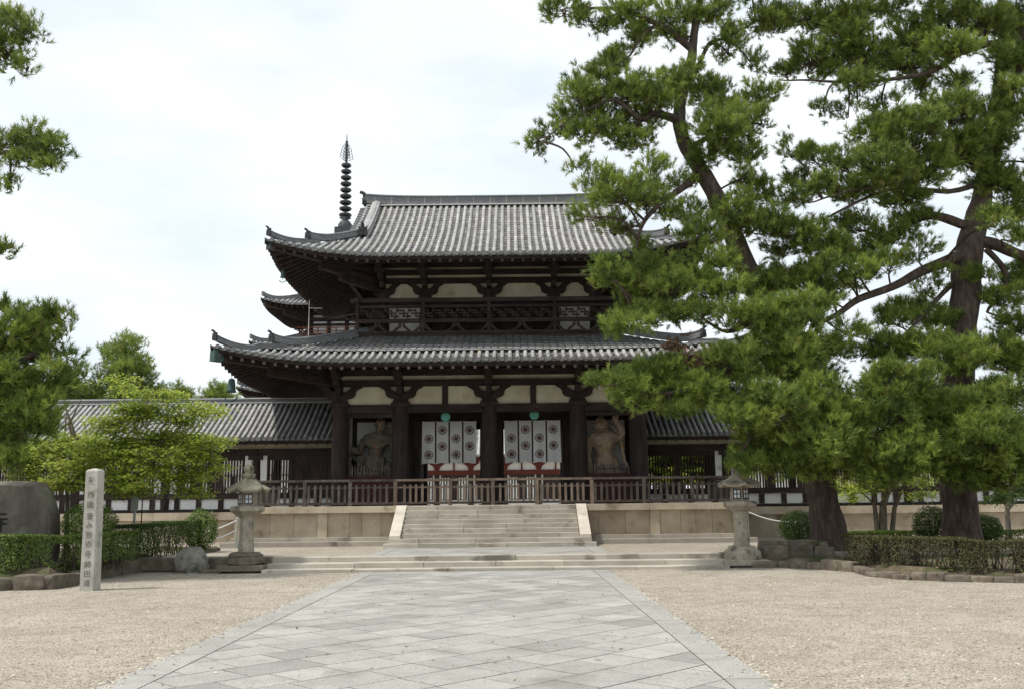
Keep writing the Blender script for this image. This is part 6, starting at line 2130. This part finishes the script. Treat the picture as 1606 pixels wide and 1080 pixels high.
BC = ((.028, .062, .014), (.065, .125, .022), (.12, .19, .035), .16)
BL = ((.05, .10, .018), (.11, .185, .028), (.19, .27, .045), .22)
bush('round bush right behind the inscribed pillar', 140, 818, 42, 32, 24.6, BL, .3)
bush('round light green bush at the end of the left hedge near the worn lantern', 314, 830, 28, 34, 30.2, BL, .3)
bush('dark clipped bush left of the leaning pine trunk', 1252, 826, 29, 27, 29.6, BC, .3)
bush('dark bush at the left foot of the upright pine', 1462, 820, 30, 28, 29.8, BC, .3)
bush('dark bush at the right foot of the upright pine', 1545, 828, 26, 22, 29.8, BC, .3)


def hedge(label, pts, w, h, base, cols, per_m, S=.05, sparse=.5, wob=.06, stems=14):
    """clipped hedge along a line: leaves thick on the top, thinner and twiggy below"""
    pts = [Vector(p) for p in pts]
    root = thing('clipped_hedge', label, 'hedge', (pts[len(pts) // 2].x, pts[len(pts) // 2].y, base))
    org = np.array(root.location)
    Ps, Ns = [], []
    m = MB()
    for a, b in zip(pts, pts[1:]):
        ln = (b - a).length; n = int(per_m * ln)
        d = np.array((b - a).normalized()); s = np.array([-d[1], d[0], 0])
        u = RNG.uniform(-.03, 1.03, (n, 1)); A_ = np.array(a); base_p = A_ + (np.array(b) - A_) * u
        x = RNG.uniform(-1, 1, (n, 1)); z = RNG.uniform(0, 1, (n, 1)) ** .75
        f = RNG.uniform(0, 1, n)
        top = f < .38; side = (f >= .38) & (f < .85)
        z[top] = 1 - RNG.uniform(0, .10, (int(top.sum()), 1)) ; x[side] = np.sign(x[side]) * RNG.uniform(.78, 1.0, (int(side.sum()), 1))
        gap = np.array([noise.noise(Vector((float(q[0]) * 1.8, float(q[1]) * 1.8, float(zz_) * 1.4))) for q, zz_ in zip(base_p, z[:, 0])])
        keep = (z[:, 0] > .78) | (gap + (z[:, 0] - .45) * .8 > -.25 + sparse * RNG.uniform(-.3, .9, n))
        wv = np.array([noise.noise(Vector((float(q[0]) * .9, float(q[1]) * .9, 3.0))) for q in base_p])[:, None]
        P = base_p + s * x * (w / 2) * (1 + wv * .12); P[:, 2:3] = base + z * h * (1 + wv * wob)
        N_ = np.where(top[:, None], np.array([[0, 0, 1.0]]), s * np.sign(x) + np.array([0, 0, .4])) + RNG.normal(size=(n, 3)) * .5
        Ps.append(P[keep]); Ns.append(N_[keep])
        for i in range(int(stems * ln)):
            p = a.lerp(b, random.random()) + Vector(s) * random.uniform(-.4, .4) * w
            q = p + Vector((random.uniform(-.18, .18), random.uniform(-.18, .18), 0))
            m.tube([(p.x, p.y, base - .05), (q.x, q.y, base + h * .5), (q.x + random.uniform(-.12, .12), q.y, base + h * random.uniform(.75, .97))], [.013, .009, .004], 4, cap=False)
    P = np.concatenate(Ps); N_ = np.concatenate(Ns)
    V, col = leaves(P - org, N_, S * RNG.uniform(.7, 1.3, len(P)), mixcol(len(P), *cols))
    leaf_mesh('foliage', V, 4, col, HEDGELEAF, root, True)
    m.build('stems', TWIG, root)


HC = ((.06, .105, .022), (.115, .18, .035), (.21, .27, .055), .22)
HB = ((.045, .055, .02), (.085, .085, .03), (.13, .105, .05), .25)
hedge('clipped hedge behind the edging stones at the left, in front of the monument', [(-20, 21.65, 0), (-11.55, 21.85, 0), (-10.65, 22.9, 0), (-10.35, 25.2, 0)], .8, .86, .30, HC, 6000, .05, .35)
hedge('dense dark clipped hedge beyond the small grey sign', [(-10.75, 25.9, 0), (-10.5, 28.6, 0), (-10.3, 30.4, 0)], .8, 1.0, .32, ((.03, .065, .016), (.06, .115, .022), (.11, .17, .032), .15), 4200, .05, .1)
hedge('brownish twiggy hedge along the right bed in front of the pine trunks', [(8.95, 24.6, 0), (9.1, 22.3, 0), (10.0, 21.2, 0), (11.2, 20.65, 0), (14, 20.12, 0), (22, 19.7, 0)], .85, .74, .16, HB, 5600, .047, .55, .1, 30)
hedge('low yellow green hedge far back between the two pine trunks', [(10.6, 31.5, 0), (13.6, 31.6, 0)], .8, .45, .3, BL, 3200, .05, .1)
hedge('low dark hedge far back at the right edge behind the upright pine', [(15.8, 31.0, 0), (24, 31.2, 0)], .8, .45, .3, HC, 2400, .05, .2)

Pw, Nw = [], []
for x0, x1 in ((-75, -19), (19, 75)):
    for _ in range(90):
        c = np.array([RNG.uniform(x0, x1), RNG.uniform(112, 128), RNG.uniform(2, 9.5)])
        k = 240
        q = unit(RNG.normal(size=(k, 3)))
        Pw.append(c + q * RNG.uniform(1.4, 2.6) * np.array([1, 1, .75]) * RNG.uniform(.6, 1, (k, 1))); Nw.append(q + RNG.normal(size=(k, 3)) * .5)
Pw, Nw = np.concatenate(Pw), np.concatenate(Nw)
V, col = leaves(Pw, Nw, RNG.uniform(.35, .6, len(Pw)), mixcol(len(Pw), *BC))
fw = leaf_mesh('woodland', V, 4, col, HEDGELEAF, None, True)
tag(fw, 'dark green wood closing the far end of the court', 'trees', None, 'stuff')

# low creeping plants and fallen needles on the beds
Pg, Ng = [], []
for k in range(5200):
    if k % 2: x, y = RNG.uniform(-20, -9.9), RNG.uniform(20.9, 33)
    else: x, y = RNG.uniform(6.9, 22), RNG.uniform(19.6, 33)
    if k % 2 and (x > -10.5 - .0 * y or (y < 22.3 and x > -11.6)): continue
    if not k % 2 and (y < 20.9 and x < 10.6 or (y < 25.5 and x < 8.6) or (y < 20.2 and x < 14)): continue
    if noise.noise(Vector((x * .6, y * .6, 2))) < -.12: continue
    n_ = int(RNG.integers(4, 9))
    Pg.append(np.array([x, y, .36 if k % 2 else .24]) + RNG.normal(size=(n_, 3)) * np.array([.10, .10, .035])); Ng.append(RNG.normal(size=(n_, 3)) * .6 + np.array([0, 0, 1]))
Pg, Ng = np.concatenate(Pg), np.concatenate(Ng)
V, col = leaves(Pg, Ng, RNG.uniform(.04, .09, len(Pg)), mixcol(len(Pg), (.05, .085, .02), (.12, .16, .035), (.20, .13, .06), .3))
gc_ = leaf_mesh('ground_cover', V, 4, col, HEDGELEAF, None, True)
tag(gc_, 'low creeping plants and dry litter on the soil of the beds', 'plants', None, 'stuff')

# loose pebbles, a few dead leaves and pine needles lying on the gravel and at the edge of the path
Pp, Cp = [], []
oct_ = np.array([[1, 0, 0], [0, 1, 0], [-1, 0, 0], [0, -1, 0], [0, 0, 1]], float)
tri = ((0, 1, 4), (1, 2, 4), (2, 3, 4), (3, 0, 4))
for k in range(6500):
    y = 8.2 + 17 * RNG.uniform() ** 1.6
    if k % 6 == 0: x = RNG.choice((PX0, PX1)) + RNG.normal() * .09
    else:
        x = RNG.uniform(-11, 12)
        if PX0 < x < PX1 and k % 40: continue
    r = RNG.uniform(.010, .026)
    q = oct_ * np.array([RNG.uniform(.7, 1.4), RNG.uniform(.7, 1.3), RNG.uniform(.4, .8)]) * r + RNG.normal(size=(5, 3)) * r * .15
    a = RNG.uniform(0, 6.28); c_, s_ = math.cos(a), math.sin(a)
    q = q @ np.array([[c_, s_, 0], [-s_, c_, 0], [0, 0, 1]]) + np.array([x, y, .012 if PX0 < x < PX1 else .002])
    g = np.array([.42, .375, .31]) * RNG.uniform(.5, 1.35)
    for f in tri: Pp.append(q[list(f)]); Cp.append(g)
pb = leaf_mesh('loose_gravel', np.concatenate(Pp), 3, np.array(Cp), LITTER, None, False)
tag(pb, 'loose pebbles scattered over the gravel and along the path edges', 'pebbles', None, 'stuff')
n = 700
xy = np.stack([RNG.uniform(-11, 12, n), 8.5 + 17 * RNG.uniform(0, 1, n) ** 1.3, np.full(n, .018)], 1)
V, col = leaves(xy, RNG.normal(size=(n, 3)) * .25 + np.array([0, 0, 1]), RNG.uniform(.03, .07, n), mixcol(n, (.16, .11, .05), (.26, .19, .08), (.20, .24, .07), .15), .4)
tag(leaf_mesh('leaf_litter', V, 4, col, HEDGELEAF, None, True), 'a few dry leaves blown over the gravel and the path', 'leaves', None, 'stuff')
